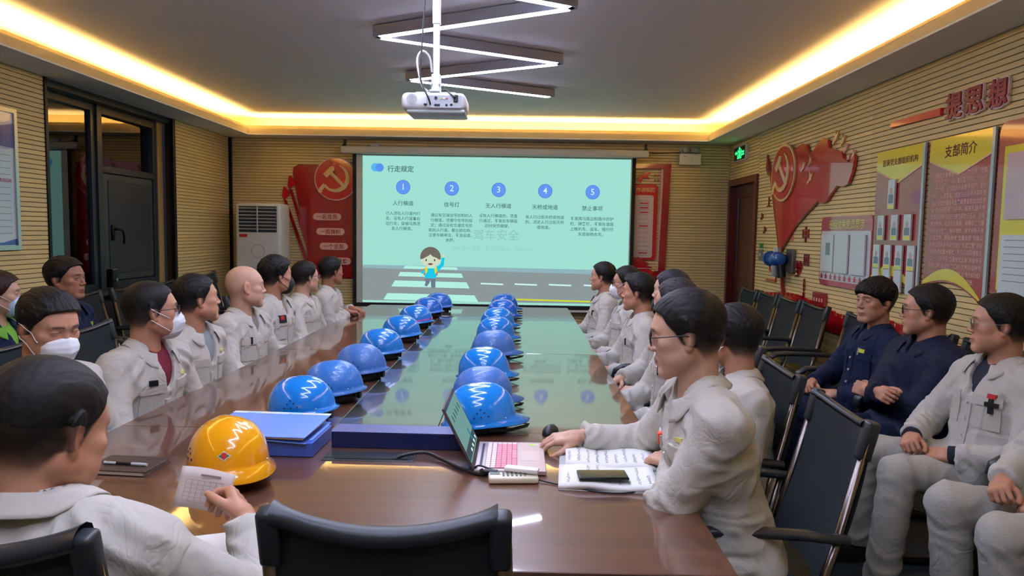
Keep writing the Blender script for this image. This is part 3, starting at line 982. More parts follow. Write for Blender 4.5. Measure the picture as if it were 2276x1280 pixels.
def add_glasses(H, col=(20, 20, 22), r=.0016, metal=0.0, wide=.0235, tall=.0175):
    root = H['root']; m = mat('glasses_frame_%d' % col[0], col, .3, metal)
    g = thing_part('glasses', root)
    for sg in (-1, 1):
        pts = []
        for i in range(20):
            a = 2*PI*i/20; ex = wide*abs(math.cos(a))**.75*(1 if math.cos(a) > 0 else -1); ez = tall*abs(math.sin(a))**.75*(1 if math.sin(a) > 0 else -1)
            pts.append(hpt(H, sg*.033+ex, .099-.10*abs(sg*.033+ex)*.6, .004+ez))
        b = MB(); b.tube(pts, r*1.25, 6, closed=True); b.build('rim', m, g, True)
        b = MB(); c = [b.bm.verts.new(p) for p in pts]; b.bm.faces.new(c)
        b.build('lens', glass_mat('spectacle_glass', (245, 250, 250), .02, .04), g)
        b = MB(); b.tube([hpt(H, sg*.056, .094, .012), hpt(H, sg*.072, .085, .012), hpt(H, sg*.0785, .05, .011), hpt(H, sg*.083, .0, .010), hpt(H, sg*.083, -.018, .002), hpt(H, sg*.080, -.026, -.012)], r*1.1, 6)
        b.build('temple', m, g, True)
    b = MB(); b.tube([hpt(H, -.010, .098, .006), hpt(H, 0, .101, .010), hpt(H, .010, .098, .006)], r, 6); b.build('bridge', m, g, True)
def thing_part(name, parent):
    o = bpy.data.objects.new(name, None); COL.objects.link(o); o.parent = parent; o.empty_display_size = .02; return o

# ================================================================ THE ROOM
XL, XR, YF, YN, ZS, ZC = -3.56, 2.55, 8.70, -1.9, 2.60, 2.838
PITCH_S = .0347
M_SLAT = mat('oak_slat', (226, 202, 142), rough=.5, noise=((1.2, 1.2, 30), .07), rnd=.05, spec=.35)
M_GROOVE = mat('groove', (70, 52, 30), rough=.9)
M_PAINT = mat('ceiling_paint', (240, 241, 243), rough=.85, noise=((.6, .6, .6), .02))
M_FLOOR = mat('floor_tile', (58, 66, 68), rough=.32, noise=((2, 2, 2), .12))
M_BLACKM = mat('black_metal', (26, 28, 32), rough=.35, metal=.6)
M_WHITEP = mat('white_plastic', (214, 214, 208), rough=.4)
M_RED = mat('red_acrylic', (150, 10, 26), rough=.22, coat=1.0)
M_RED2 = mat('bright_red_acrylic', (190, 14, 28), rough=.22, coat=1.0)
M_GOLD = mat('pale_gold_acrylic', (226, 190, 128), rough=.35, coat=.4)
M_PINK = mat('pink_backing', (226, 176, 160), rough=.5)

def structure(o): o['kind'] = 'structure'; return o

def slat_wall(name, spans, M, holes=()):
    """a wall: backing board plus one slat object per row and span. spans = [(a,b,z0,z1)] along the wall"""
    b = MB()
    for a, c, z0, z1 in spans:
        b.prism([(a, z0), (c, z0), (c, z1), (a, z1)], -.10, -.012)
    w = structure(put(name, b.mesh(name), M_GROOVE, None, M))
    cache = {}
    for a, c, z0, z1 in spans:
        k = 0; z = z0
        # long slats come in lengths of 2.4 m, joints one above the other
        cuts = [a]; x = a+2.42
        while x < c-.35: cuts.append(x); x += 2.42
        cuts.append(c)
        while z < z1-.004:
            h = min(PITCH_S-.0042, z1-z)
            for q in range(len(cuts)-1):
                Ln = cuts[q+1]-cuts[q]-.0025
                key = (round(Ln, 3), round(h, 4))
                if key not in cache:
                    bb = MB(); bb.box((0, 0, 0), (Ln, h, .012)); 
                    es = [e for e in bb.bm.edges if abs((e.verts[0].co-e.verts[1].co).x) > Ln*.9 and e.verts[0].co.z > 0]
                    bmesh.ops.bevel(bb.bm, geom=es, offset=.0022, segments=1, affect='EDGES')
                    me = bb.mesh('slat'); me.materials.append(M_SLAT); cache[key] = me
                o = bpy.data.objects.new('slat', cache[key]); COL.objects.link(o); o.parent = w
                o.matrix_local = M @ Matrix.Translation(((cuts[q]+cuts[q+1])/2, z+h/2, -.006))
            z += PITCH_S
    return w

# floor, ceiling and walls
b = MB(); b.box(((XL+XR)/2, (YF+YN)/2, -.05), (XR-XL+.8, YF-YN+.6, .10)); fl = structure(b.build('floor', mat('floor_joint', (36, 40, 42), .7)))
tile = MB(); tile.box((0, 0, .0), (.596, .596, .008), .0015); tme = tile.mesh('tile'); tme.materials.append(M_FLOOR)
nt_ = 0
for i in range(11):
    for j in range(13):
        y = 1.0+j*.6
        o = bpy.data.objects.new('tile', tme); COL.objects.link(o); o.parent = fl; o.location = (XL+.3+i*.6-.25, y, .004)
b = MB(); b.box(((XL+XR)/2, (YF+YN)/2, ZC+.05), (XR-XL+.5, YF-YN+.5, .10)); structure(b.build('ceiling', M_PAINT))

# dropped border of the ceiling with its two-step fascia and the warm light strips lying in the cove
FX0, FX1, FY1, FY0 = -3.21, 2.20, 8.40, -1.4
def ring(b, x0, x1, y0, y1, X0, X1, Y0, Y1, z0, z1):
    """flat frame between the inner rectangle x0..y1 and the outer X0..Y1"""
    b.box(((X0+x0)/2, (Y0+Y1)/2, (z0+z1)/2), (x0-X0, Y1-Y0, z1-z0))
    b.box(((X1+x1)/2, (Y0+Y1)/2, (z0+z1)/2), (X1-x1, Y1-Y0, z1-z0))
    b.box(((x0+x1)/2, (y1+Y1)/2, (z0+z1)/2), (x1-x0, Y1-y1, z1-z0))
    b.box(((x0+x1)/2, (y0+Y0)/2, (z0+z1)/2), (x1-x0, y0-Y0, z1-z0))
b = MB()
ring(b, FX0, FX1, FY0, FY1, XL, XR, YN, YF, ZS, ZS+.012)                    # soffit
structure(b.build('trim_1', M_PAINT)); b = MB(); M_FASC = mat('fascia_cream', (226, 204, 156), rough=.7)
ring(b, FX0, FX1, FY0, FY1, FX0-.012, FX1+.012, FY0-.012, FY1+.012, ZS+.012, ZS+.075)
ring(b, FX0-.045, FX1+.045, FY0-.045, FY1+.045, FX0-.057, FX1+.057, FY0-.057, FY1+.057, ZS+.063, ZS+.115)
ring(b, FX0-.012, FX1+.012, FY0-.012, FY1+.012, FX0-.057, FX1+.057, FY0-.057, FY1+.057, ZS+.063, ZS+.075)
ring(b, XL+.02, XR-.02, YN+.02, YF-.02, XL-.05, XR+.05, YN-.05, YF+.05, ZS+.012, ZC)
structure(b.build('trim_3', M_FASC))
strip = emit_mat('cove_strip', (255, 208, 124), COVE_POWER)
def led(p, q):
    t = thing('cove_light_strip', 'warm light strip hidden in the ceiling cove', 'light', p)
    d = Vector(q)-Vector(p)
    b = MB(); b.box(tuple(d/2), (abs(d.x)+.02, abs(d.y)+.02, .012)); b.build('strip', strip, t)
    b = MB(); b.box(tuple(d/2-Vector((0, 0, .009))), (abs(d.x)+.03, abs(d.y)+.03, .006)); b.build('strip_base', M_WHITEP, t)
    return t
zl = ZS+.085
a = led((FX0-.10, -1.2, zl), (FX0-.10, FY1-.02, zl)); a['label'] = 'warm light strip glowing in the cove above the dark window'
a = led((FX1+.10, -1.2, zl), (FX1+.10, FY1-.02, zl)); a['label'] = 'warm light strip glowing in the cove above the red wall boards'
a = led((FX0+.02, FY1+.10, zl), (FX1-.02, FY1+.10, zl)); a['label'] = 'warm light strip glowing in the cove above the projection screen'

# back wall with the screen, right wall with the door, left wall with the window
slat_wall('wall_back', [(0, XR-XL, 0, ZS)], M_back(XL, 0, YF))
DY0, DY1, DZ = 7.64, 8.66, 2.17
slat_wall('wall_right', [(YF-DY0, YF-YN, 0, ZS), (0, YF-DY0, DZ, ZS)], M_right(YF, 0, XR))
WY0, WY1 = 5.35, 7.27
slat_wall('wall_left', [(YN, WY0-.03, 0, ZS), (WY1+.05, YF, 0, ZS)], M_left(0, 0, XL))
b = MB(); b.box(((XL+XR)/2, YN-.05, 1.4), (XR-XL+.4, .1, 2.9)); structure(b.build('wall_front', mat('plain_wall', (196, 184, 150), .8)))
b = MB(); b.box((XL+.018, YF-.014, ZS/2), (.036, .028, ZS)); structure(b.build('trim_2', M_BLACKM))

# door in the right wall: dark red frame and leaf
dd = bpy.data.objects.new('door_1', None); COL.objects.link(dd); dd['kind'] = 'structure'; dd.location = (XR, (DY0+DY1)/2, 0)
M_DOOR = mat('door_red_brown', (66, 18, 22), .38, coat=.3, noise=((2, 2, 12), .12))
M_DOORF = mat('door_frame_red_brown', (92, 24, 26), .35, coat=.4)
Md = M_right(DY1, 0, XR)
wd = DY1-DY0
for pts in ([(0, 0), (.075, 0), (.075, DZ), (0, DZ)], [(wd-.075, 0), (wd, 0), (wd, DZ), (wd-.075, DZ)], [(.075, DZ-.075), (wd-.075, DZ-.075), (wd-.075, DZ), (.075, DZ)]):
    plate('door_frame', pts, -.09, .025, M_DOORF, dd, Md)
lf = plate('door_leaf', [(.078, .005), (wd-.078, .005), (wd-.078, DZ-.078), (.078, DZ-.078)], -.09, -.05, M_DOOR, dd, Md)
for z0, z1 in ((.15, .85), (1.0, 1.95)):
    b = MB(); b.tube([(.20, z0, -.048), (wd-.20, z0, -.048), (wd-.20, z1, -.048), (.20, z1, -.048)], .009, 6, closed=True)
    put('moulding', b.mesh('moulding'), M_DOOR, dd, Md)
b = MB(); b.cyl((wd-.14, 1.0, -.05), (wd-.14, 1.0, -.01), .012); b.tube([(wd-.14, 1.0, -.012), (wd-.26, 1.0, -.012)], .008); put('door_handle', b.mesh('door_handle', True), mat('brass', (150, 120, 70), .3, 1), dd, Md)

# window in the left wall: recess, dark frames, night outside
wn = bpy.data.objects.new('window_1', None); COL.objects.link(wn); wn['kind'] = 'structure'; wn.location = (XL, (WY0+WY1)/2, 1)
Mw = M_left(0, 0, XL)
M_FR = mat('window_frame_grey', (42, 50, 56), .4, metal=.2)
M_REV = mat('reveal_wood', (176, 146, 92), .55, noise=((30, 30, 1), .1))
def wbox(name, y0, y1, z0, z1, o0, o1, m, bev=.002):
    b = MB(); b.box(((y0+y1)/2, (z0+z1)/2, (o0+o1)/2), (y1-y0, z1-z0, o1-o0), bev); return put(name, b.mesh(name), m, wn, Mw)
wbox('reveal', WY0, WY0+.012, .9, ZS, -.22, 0, M_REV); wbox('reveal', WY1-.10, WY1-.0, .93, ZS, -.22, -.10, M_REV)
wbox('lintel', WY0, WY1, 2.545, ZS, -.22, -.02, M_FR)
wbox('corner_post', WY0-.03, WY0, 0, ZS, -.02, .012, M_BLACKM); wbox('corner_post', WY1, WY1+.05, 0, ZS, -.02, .012, M_BLACKM)
wbox('parapet', WY0, WY1, 0, .90, -.22, -.10, mat('dark_panel', (38, 42, 46), .6))
wbox('window_sill', WY0, WY1, .90, .93, -.22, .02, mat('sill_stone', (60, 58, 54), .3))
G = glass_mat('night_glass', (150, 160, 165), .01, .10)
FZ0, FZ1 = .93, 2.545
def wframe(y0, y1, z0, z1, t, d0=-.19, d1=-.13):
    wbox('window_frame', y0, y0+t, z0, z1, d0, d1, M_FR); wbox('window_frame', y1-t, y1, z0, z1, d0, d1, M_FR)
    wbox('window_frame', y0+t, y1-t, z0, z0+t, d0, d1, M_FR); wbox('window_frame', y0+t, y1-t, z1-t, z1, d0, d1, M_FR)
wframe(WY0+.012, 6.17, FZ0, FZ1, .06)
wbox('pane', WY0+.07, 6.11, FZ0+.06, FZ1-.06, -.165, -.157, G, 0)
wframe(6.17, WY1-.10, FZ0, FZ1, .07, -.20, -.11)
wbox('window_frame', 6.24, WY1-.17, 1.97, 2.03, -.20, -.11, M_FR)
wbox('pane', 6.24, WY1-.17, 2.03, FZ1-.07, -.165, -.157, G, 0)
wbox('casement', 6.25, WY1-.18, FZ0+.075, 1.965, -.18, -.12, mat('casement_grey', (48, 58, 62), .5), .006)
wbox('casement_bead', 6.32, WY1-.25, FZ0+.14, 1.90, -.12, -.112, M_FR, .003)
b = MB(); b.box((6.36, 1.44, -.105), (.035, .14, .02), .004); b.tube([(6.36, 1.47, -.095), (6.38, 1.47, -.05), (6.42, 1.46, -.05), (6.45, 1.40, -.055), (6.45, 1.34, -.06)], .010)
put('window_handle', b.mesh('window_handle', True), M_BLACKM, wn, Mw)
# the night outside: a dark wall some metres off and its pale door
b = MB(); b.box((-6.4, 6.5, 1.4), (.1, 9, 4)); t = b.build('outside_wall', mat('outside_render', (70, 74, 78), .9)); structure(t); t.name = 'wall_outside'

# ================================================================ ON THE WALLS
def emblem_pts():
    """hammer and curved blade, unit circle of radius 1"""
    # sickle: outer arc and inner arc
    sick = []
    for i in range(25):
        a = math.radians(62-i*(62+158)/24.0*1.0); sick.append((.60*math.cos(a)-.02, .60*math.sin(a)-.02))
    for i in range(24, -1, -1):
        a = math.radians(66-i*(66+150)/24.0); w = .10+.13*math.sin(PI*min(1, i/20.0)); sick.append(((.60-w)*math.cos(a)-.02, (.60-w)*math.sin(a)+.01*0-.02))
    return sick
def emblem(parent, M, R, m, z0, z1):
    # sickle: a crescent from the top right round to the lower left, with a short handle
    b = MB(); out, inn = [], []
    n = 26
    for i in range(n+1):
        a = math.radians(75-i*225/n); t = i/n
        w = .02+.17*math.sin(PI*min(1, t*1.0))**.8*(1 if t < .9 else .9)
        w = max(w, .10) if t > .85 else w
        out.append((.62*math.cos(a), .62*math.sin(a)+.02)); inn.append(((.62-w)*math.cos(a), (.62-w)*math.sin(a)+.02))
    for i in range(n):
        b.prism([(x*R, y*R) for x, y in (out[i], out[i+1], inn[i+1], inn[i])][::-1], z0, z1, None)
    b.prism([(x*R, y*R) for x, y in ((-.56, -.20), (-.44, -.32), (-.64, -.56), (-.76, -.44))], z0, z1-.0010)
    b.prism(circ(.10*R, 14, -.70*R, -.54*R), z0, z1-.0018)
    pass
    put('sickle', b.mesh('sickle'), m, parent, M)
    b = MB()
    # hammer: handle from upper left to lower right, head across its upper end
    def rot(pts, a, cx, cy):
        c, s = math.cos(a), math.sin(a); return [((x*c-y*s+cx)*R, (x*s+y*c+cy)*R) for x, y in pts]
    b.prism(rot([(-.075, -.55), (.075, -.55), (.075, .50), (-.075, .50)], math.radians(45), .08, -.02), z0, z1+.0012)
    b.prism(rot([(-.30, -.12), (.20, -.12), (.28, .0), (.20, .12), (-.30, .12)], math.radians(45), -.27, .34), z0, z1+.0024)
    put('hammer', b.mesh('hammer'), m, parent, M)
def star_pts(r, x=0, y=0):
    return [(x+(r if i % 2 == 0 else r*.4)*math.sin(PI*i/5), y+(r if i % 2 == 0 else r*.4)*math.cos(PI*i/5)) for i in range(10)]
def bird_pts(s, x, y, f=1):
    p = [(-.5, -.35), (-.15, -.1), (-.1, .5), (.08, .15), (.5, .35), (.25, -.05), (.15, -.25), (-.1, -.3), (-.3, -.5)]
    return [(x+f*a*s, y+b*s) for a, b in p]

# --- projection screen
scr = thing('projection_screen', 'white pull-down projection screen with black border showing a slide, hung on the slatted end wall', 'screen', (-.32, 8.56, 2.45))
Ms = M_back(0, 0, 8.56)
b = MB(); b.box((-.31, 2.452, .045), (3.66, .085, .085), .012, seg=2); put('casing', b.mesh('casing'), mat('casing_grey', (196, 196, 184), .45), scr, Ms)
for x in (-2.10, 1.49):
    b = MB(); b.cyl((x, 2.50, .03), (x, 2.50, .075), .022); b.box((x, 2.53, .03), (.03, .08, .02)); put('bracket', b.mesh('bracket'), M_BLACKM, scr, Ms)
SX0, SX1, SZ0, SZ1 = -2.015, 1.385, .575, 2.41
plate('fabric', [(SX0, SZ0), (SX1, SZ0), (SX1, SZ1), (SX0, SZ1)], -.004, .0, mat('screen_border_black', (14, 16, 20), .8), scr, Ms)
plate('white_area', [(SX0+.045, SZ0+.045), (SX1-.045, SZ0+.045), (SX1-.045, SZ1), (SX0+.045, SZ1)], 0, .001, mat('screen_white', (196, 206, 198), .9), scr, Ms)
b = MB(); b.box(((SX0+SX1)/2, SZ0-.02, 0), (SX1-SX0+.06, .028, .028), .006); put('bottom_bar', b.mesh('bottom_bar'), M_WHITEP, scr, Ms)
# the slide: light thrown by the projector, kept as flat luminous shapes on the fabric
def E_(n, c, k=1.0): return emit_mat('slide_'+n, c, SLIDE*k)
TX0, TX1, TZ0, TZ1 = -1.895, 1.325, .625, 2.392
W_ = TX1-TX0; Hh = TZ1-TZ0
def sx(u): return TX0+(u-92)/(2200-92)*W_        # slide positions measured along its width and height
def sz(v): return TZ1-(v-55)/(1225-55)*Hh*.985
def sp(pts): return [(sx(x), sz(y)) for x, y in pts][::-1]
sl = plate('slide', [(TX0, TZ0), (TX1, TZ0), (TX1, TZ1), (TX0, TZ1)], .001, .0015, E_('mint', (158, 222, 208)), scr, Ms)
Msl = Ms
def sprism(name, pts, z, c, k=1.0, nm=None):
    b = MB(); b.prism(sp(pts), z, z+.0004); return put(name, b.mesh(name), E_(nm or name, c, k), scr, Msl)
sprism('slide_kerb', [(92, 935), (2200, 948), (2200, 985), (92, 962)], .0016, (142, 178, 186))
sprism('slide_road', [(92, 962), (2200, 985), (2200, 1225), (92, 1225)], .0018, (138, 150, 152))
for q in ([(430, 940), (840, 945), (850, 966), (414, 962)], [(392, 990), (880, 995), (893, 1030), (375, 1025)], [(350, 1060), (920, 1066), (946, 1116), (320, 1110)], [(290, 1165), (985, 1172), (1015, 1225), (258, 1218)]):
    sprism('crossing_stripe', q, .0022, (176, 238, 222), nm='stripe')
for x in (1033, 1303, 1575, 1852):
    x2 = x+178
    sprism('lane_dash', [(x, 1068), (x2, 1072), (x2, 1084), (x, 1080)], .0022, (206, 244, 240), nm='dash')
sprism('lane_line', [(1275, 1192), (2200, 1205), (2200, 1218), (1275, 1205)], .0022, (206, 214, 50), nm='yellow')
def sdisc(x, y, r, z, c, nm): 
    b = MB(); b.prism([(sx(x)+r*math.cos(a*PI/16), sz(y)+r*math.sin(a*PI/16)) for a in range(32)], z, z+.0004); return put('disc', b.mesh('disc'), E_(nm, c), scr, Msl)
sdisc(192, 148, .050, .0022, (84, 180, 240), 'cyan'); sdisc(226, 149, .050, .0026, (88, 146, 238), 'blue')
DK = E_('ink', (70, 108, 112)); DK2 = E_('ink_light', (78, 120, 122)); LT = E_('pale', (216, 240, 250))
def stext(s, x, y, size, m, wt=0.0, z=.0024, **k):
    return text(scr, s, size, Msl @ Matrix.Translation((sx(x), sz(y), z)), m, wt, .0001, name='lettering', **k)
stext('行走规定', 392, 157, .098, DK, .013, fit=208/2108*W_)
cols_ = [(412, 303, '1', '人行横道', 432, '行人须在人行道内行\n走，没有人行道靠右\n边行走；穿越马路须\n走人行横道。', 575),
         (796, 308, '2', '信号灯', 437, '通过有交通信号控制的人\n行横道，须遵守信号的规\n定；通过没有交通信号控\n制的人行道，要左顾右盼，\n注意车辆来往，不准追逐、\n奔跑。', 624),
         (1165, 313, '3', '无人行横道', 441, '没有人行横道的，须直\n行通过，不准在车辆临\n近时突然横穿。', 562),
         (1532, 317, '4', '天桥或地道', 446, '有人行过街天桥或地道\n的，须走人行过街天桥\n或地道。', 567),
         (1905, 320, '5', '禁止事项', 450, '不准爬马路边和路中的护\n栏、隔离栏，不准在道路\n上推扒车、追车、强行拦\n车或抛物击车。', 596)]
for x, y, n, h, hy, body_, by in cols_:
    sdisc(x, y, .086, .0018, (66, 126, 222), 'ring'); sdisc(x, y, .080, .0022, (98, 150, 240), 'blue2')
    stext(n, x, y, .105, LT, .002, .0027)
    stext(h, x, hy, .074, DK, .008, fit=len(h)*40.6/2108*W_)
    stext(body_, x, by, .0545, DK2, .009, line=1.30, fit={'1': 274, '2': 345, '3': 304, '4': 305, '5': 343}[n]/2108*W_)
stext('驾车安全', 1150, 675, .165, E_('ghost', (142, 200, 188)), .008, .0018, fit=365/2108*W_)
stext('行车第一道关，安全驾驶证，有礼出行。', 1145, 788, .062, E_('ghost2', (146, 206, 192)), 0, .0018, fit=670/2108*W_)
# the small cartoon child walking over the crossing
def el(name, x, y, rx, ry, z, c, k=None):
    b = MB(); b.prism([(sx(x)+rx*math.cos(a*PI/14), sz(y)+ry*math.sin(a*PI/14)) for a in range(28)], z, z+.0003); return put(name, b.mesh(name), E_(k or name, c), scr, Msl)
SK_ = (206, 218, 192)
sprism('drawn_leg', [(586, 1040), (632, 1040), (628, 1070), (606, 1105), (586, 1100), (594, 1070)], .0024, (110, 124, 140), nm='trouser')
sprism('drawn_leg', [(634, 1040), (674, 1040), (672, 1112), (640, 1118)], .0025, (110, 124, 140), nm='trouser')
sprism('drawn_bag', [(578, 960), (690, 955), (690, 1015), (578, 1015)], .0024, (206, 96, 72), nm='bag')
sprism('drawn_shirt', [(590, 958), (678, 955), (680, 1036), (588, 1038)], .0027, (30, 198, 230), nm='shirt')
sprism('drawn_arm', [(668, 955), (712, 920), (722, 868), (744, 868), (738, 930), (690, 985)], .0026, (30, 198, 230), nm='shirt')
sprism('drawn_arm', [(592, 962), (556, 990), (566, 1004), (600, 985)], .0026, (30, 198, 230), nm='shirt')
for x0 in (586, 662): sprism('drawn_strap', [(x0, 950), (x0+20, 946), (x0+24, 985), (x0+6, 1000)], .0030, (226, 214, 40), nm='strap')
el('drawn_hand', 735, 852, .018, .022, .0028, SK_, 'skin_drawn')
el('drawn_face', 634, 885, .112, .092, .0030, SK_, 'skin_drawn')
el('drawn_ear', 566, 890, .022, .025, .0029, SK_, 'skin_drawn'); el('drawn_ear', 702, 890, .022, .025, .0029, SK_, 'skin_drawn')
b = MB(); b.prism([(sx(632)+.125*math.cos(a*PI/14), sz(866)+.125*math.sin(a*PI/14)) for a in range(-1, 16)]+[(sx(572), sz(880)), (sx(592), sz(868)), (sx(612), sz(856)), (sx(632), sz(842)), (sx(650), sz(860)), (sx(684), sz(872)), (sx(694), sz(882))], .0034, .0037)
put('drawn_hair', b.mesh('drawn_hair'), E_('hair', (112, 104, 98)), scr, Msl)
for x in (598, 665): el('drawn_eye', x, 890, .009, .014, .0038, (70, 66, 60), 'hair2')
el('drawn_mouth', 632, 922, .030, .012, .0038, (130, 80, 74), 'mouth')

# --- small white box and emergency lamp on the end wall
el_ = thing('emergency_light', 'white twin-head emergency lamp on the end wall right of the screen', 'lamp', (2.045, 8.68, 2.42))
Me = M_back(0, 0, 8.69)
b = MB(); b.box((2.047, 2.415, .035), (.262, .135, .06), .006, seg=2); put('lamp_body', b.mesh('lamp_body'), M_WHITEP, el_, Me)
for x in (1.975, 2.115):
    b = MB(); b.sph((x, 2.525, .045), .056, 20, (1, .72, .8)); put('lamp_head', b.mesh('lamp_head', True), M_WHITEP, el_, Me)
    b = MB(); b.cyl((x, 2.525, .082), (x, 2.525, .094), .040, .036, 20); put('lens', b.mesh('lens', True), mat('lamp_lens', (150, 156, 160), .15), el_, Me)
plate('label', [(1.96, 2.445), (2.0, 2.445), (2.0, 2.452), (1.96, 2.452)], .0655, .066, mat('grey_print', (130, 136, 140), .6), el_, Me)
bx = thing('sensor_box', 'small white junction box above the left end of the screen casing', 'box', (-1.77, 8.68, 2.52))
b = MB(); b.box((-1.77, 2.525, .03), (.105, .05, .045), .005); put('box_body', b.mesh('box_body'), M_WHITEP, bx, Me)
b = MB(); b.tube([(-1.82, 2.525, .03), (-1.95, 2.53, .02), (-2.1, 2.53, .02)], .004); put('cable', b.mesh('cable', True), mat('white_cable', (200, 198, 190), .6), bx, Me)
b = MB(); b.tube([(1.50, 2.50, .03), (1.62, 2.485, .012), (1.78, 2.49, .012), (1.93, 2.50, .02)], .0035); cb = put('power_cable', b.mesh('power_cable', True), M_BLACKM, None, Me)
tag(cb, 'thin dark cable running from the screen casing to the emergency lamp', 'cable')

# --- red panel left of the screen
rp = thing('party_panel', 'red wall panel with round gold emblem and four pale pill-shaped mottoes left of the screen', 'wall panel', (-2.4, 8.69, 1.6))
Mb = M_back(0, 0, 8.70)
body_pts = [(-2.12, .905), (-2.55, .905), (-2.775, 2.18), (-2.765, 2.25), (-2.70, 2.285), (-2.33, 2.29), (-2.0, 2.27), (-1.98, .905)]
plate('panel', body_pts, .008, .026, M_RED, rp, Mb)
plate('ring', circ(.262, 48, -2.245, 2.115), .028, .040, M_PINK, rp, Mb)
plate('disc', circ(.248, 48, -2.245, 2.115), .040, .044, M_RED2, rp, Mb)
emblem(rp, Mb @ Matrix.Translation((-2.245, 2.115, 0)), .27, M_GOLD, .044, .052)
for i, (x, z, s) in enumerate([(-2.355, 1.655, '一名党员'), (-2.315, 1.475, '一面旗帜'), (-2.275, 1.295, '一个支部'), (-2.235, 1.115, '一座堡垒')]):
    pl = plate('motto_plate', rrect(.345, .085, .042, x=x, y=z), .026, .036, M_PINK, rp, Mb)
    text(rp, s, .068, Mb @ Matrix.Translation((x, z, .0365)), M_RED, .012, fit=.25)
for k, (x0, z0, x1, z1) in enumerate([(-2.865, 2.0, -2.60, 1.0), (-2.795, 2.13, -2.53, .98)]):
    plate('pen_stripe', [(x0-.03, z0-.13), (x0+.01, z0-.15), (x1+.05, z1), (x1-.0, z1)], .008, .024, M_RED, rp, Mb)
    plate('pen_tip', [(x0-.025, z0+.02), (x0-.045, z0-.10), (x0-.02, z0-.145), (x0+.045, z0-.10), (x0+.05, z0-.05), (x0, z0+.01)], .008, .026, M_RED2, rp, Mb)

# --- red framed board right of the screen
fb = thing('workflow_board', 'red framed notice board with printed sheet and palace silhouette, half hidden by the screen', 'wall panel', (1.55, 8.69, 1.6))
plate('frame', [(1.10, 2.36), (1.10, 2.30), (1.745, 2.30), (1.705, .93), (1.79, .93), (1.83, 2.36)], .008, .030, M_RED, fb, Mb)
plate('inner_edge', [(1.715, 2.30), (1.745, 2.30), (1.735, 1.0), (1.700, 1.0)], .004, .016, M_PINK, fb, Mb)
plate('frame', [(1.20, .915), (1.795, .905), (1.79, 1.02), (1.72, 1.06), (1.66, 1.06), (1.64, 1.0), (1.20, 1.01)], .008, .028, M_RED, fb, Mb)
plate('board', rrect(.60, .92, .04, x=1.38, y=1.65), .008, .022, M_RED2, fb, Mb)
plate('sheet', rrect(.50, .76, .03, x=1.38, y=1.60), .022, .025, mat('printed_sheet', (214, 190, 180), .4, coat=.6), fb, Mb)
text(fb, '工作流程图', .062, Mb @ Matrix.Translation((1.50, 2.045, .0225)), M_GOLD, .012, fit=.28)
rr = random.Random(3)
b = MB(); b2 = MB()
for r in range(13):
    z = 1.93-r*.055
    for x0, x1 in ((1.17, 1.37), (1.44, 1.60)):
        if rr.random() < .35: b2.prism([(x0+.02, z), (x0+.13, z), (x0+.13, z+.014), (x0+.02, z+.014)], .0255, .0262)
        for k in range(2): 
            e = x1-rr.random()*.05; b.prism([(x0, z-.016-k*.012), (e, z-.016-k*.012), (e, z-.012-k*.012), (x0, z-.012-k*.012)], .0255, .0260)
put('printed_lines', b.mesh('printed_lines'), mat('grey_print', (130, 136, 140), .6), fb, Mb); put('printed_headings', b2.mesh('printed_headings'), M_RED2, fb, Mb)
pal = [(1.16, 1.0), (1.16, 1.05), (1.28, 1.07), (1.24, 1.10), (1.34, 1.13), (1.30, 1.15), (1.42, 1.20), (1.46, 1.235), (1.49, 1.20), (1.60, 1.15), (1.56, 1.13), (1.64, 1.10), (1.60, 1.08), (1.66, 1.05), (1.66, 1.0)]
plate('palace', pal, .008, .026, M_RED2, fb, Mb)
for x in (1.22, 1.30, 1.38, 1.46, 1.54): plate('arch', [(x-.014, .965), (x+.014, .965), (x+.014, 1.0), (x, 1.01), (x-.014, 1.0)], .0285, .031, M_PINK, fb, Mb)
plate('eave_line', [(1.22, 1.085), (1.62, 1.085), (1.62, 1.093), (1.22, 1.093)], .0265, .029, M_PINK, fb, Mb)
plate('red_ribbon', [(1.44, 2.20), (1.52, 2.26), (1.60, 2.25), (1.54, 2.22), (1.58, 2.17), (1.50, 2.19), (1.47, 2.13), (1.42, 2.15)], .008, .024, M_RED2, fb, Mb)
for x, z in ((1.66, 2.22), (1.70, 2.22), (1.66, 2.16), (1.70, 2.16)): plate('small_mark', bird_pts(.035, x-.02, z), .008, .02, M_RED, fb, Mb)

# --- exit sign
ex = thing('exit_sign', 'black and green running-man exit sign on the right wall above the door', 'exit sign', (2.54, 8.2, 2.45))
Mr = M_right(0, 0, 2.55)     # u = -y
plate('sign_case', rrect(.44, .175, .008, x=-8.235, y=2.45), .002, .030, M_WHITEP, ex, Mr)
plate('sign_face', rrect(.39, .150, .004, x=-8.25, y=2.45), .030, .032, mat('sign_black', (8, 14, 12), .3), ex, Mr)
GL = emit_mat('exit_green', (40, 240, 110), 1.5)
GX = -8.25
for pts in ([(-.025, .060), (.0, .072), (.025, .060), (.02, .035), (-.02, .035)], [(-.045, .03), (.045, .03), (.03, .0), (.035, -.06), (.012, -.06), (.0, -.02), (-.02, -.06), (-.045, -.055), (-.02, 0)],
            [(-.07, .045), (-.06, .045), (-.06, -.062), (-.07, -.062)], [(.06, .045), (.07, .045), (.07, -.062), (.06, -.062)], [(-.17, .012), (-.12, .035), (-.12, .02), (-.085, .02), (-.085, .002), (-.12, .002), (-.12, -.012)],
            [(.085, .02), (.165, .02), (.165, .0), (.085, .0)], [(.085, -.01), (.165, -.01), (.165, -.03), (.085, -.03)]):
    plate('pictogram', [(GX+x, 2.45+z) for x, z in pts], .032, .0335, GL, ex, Mr)

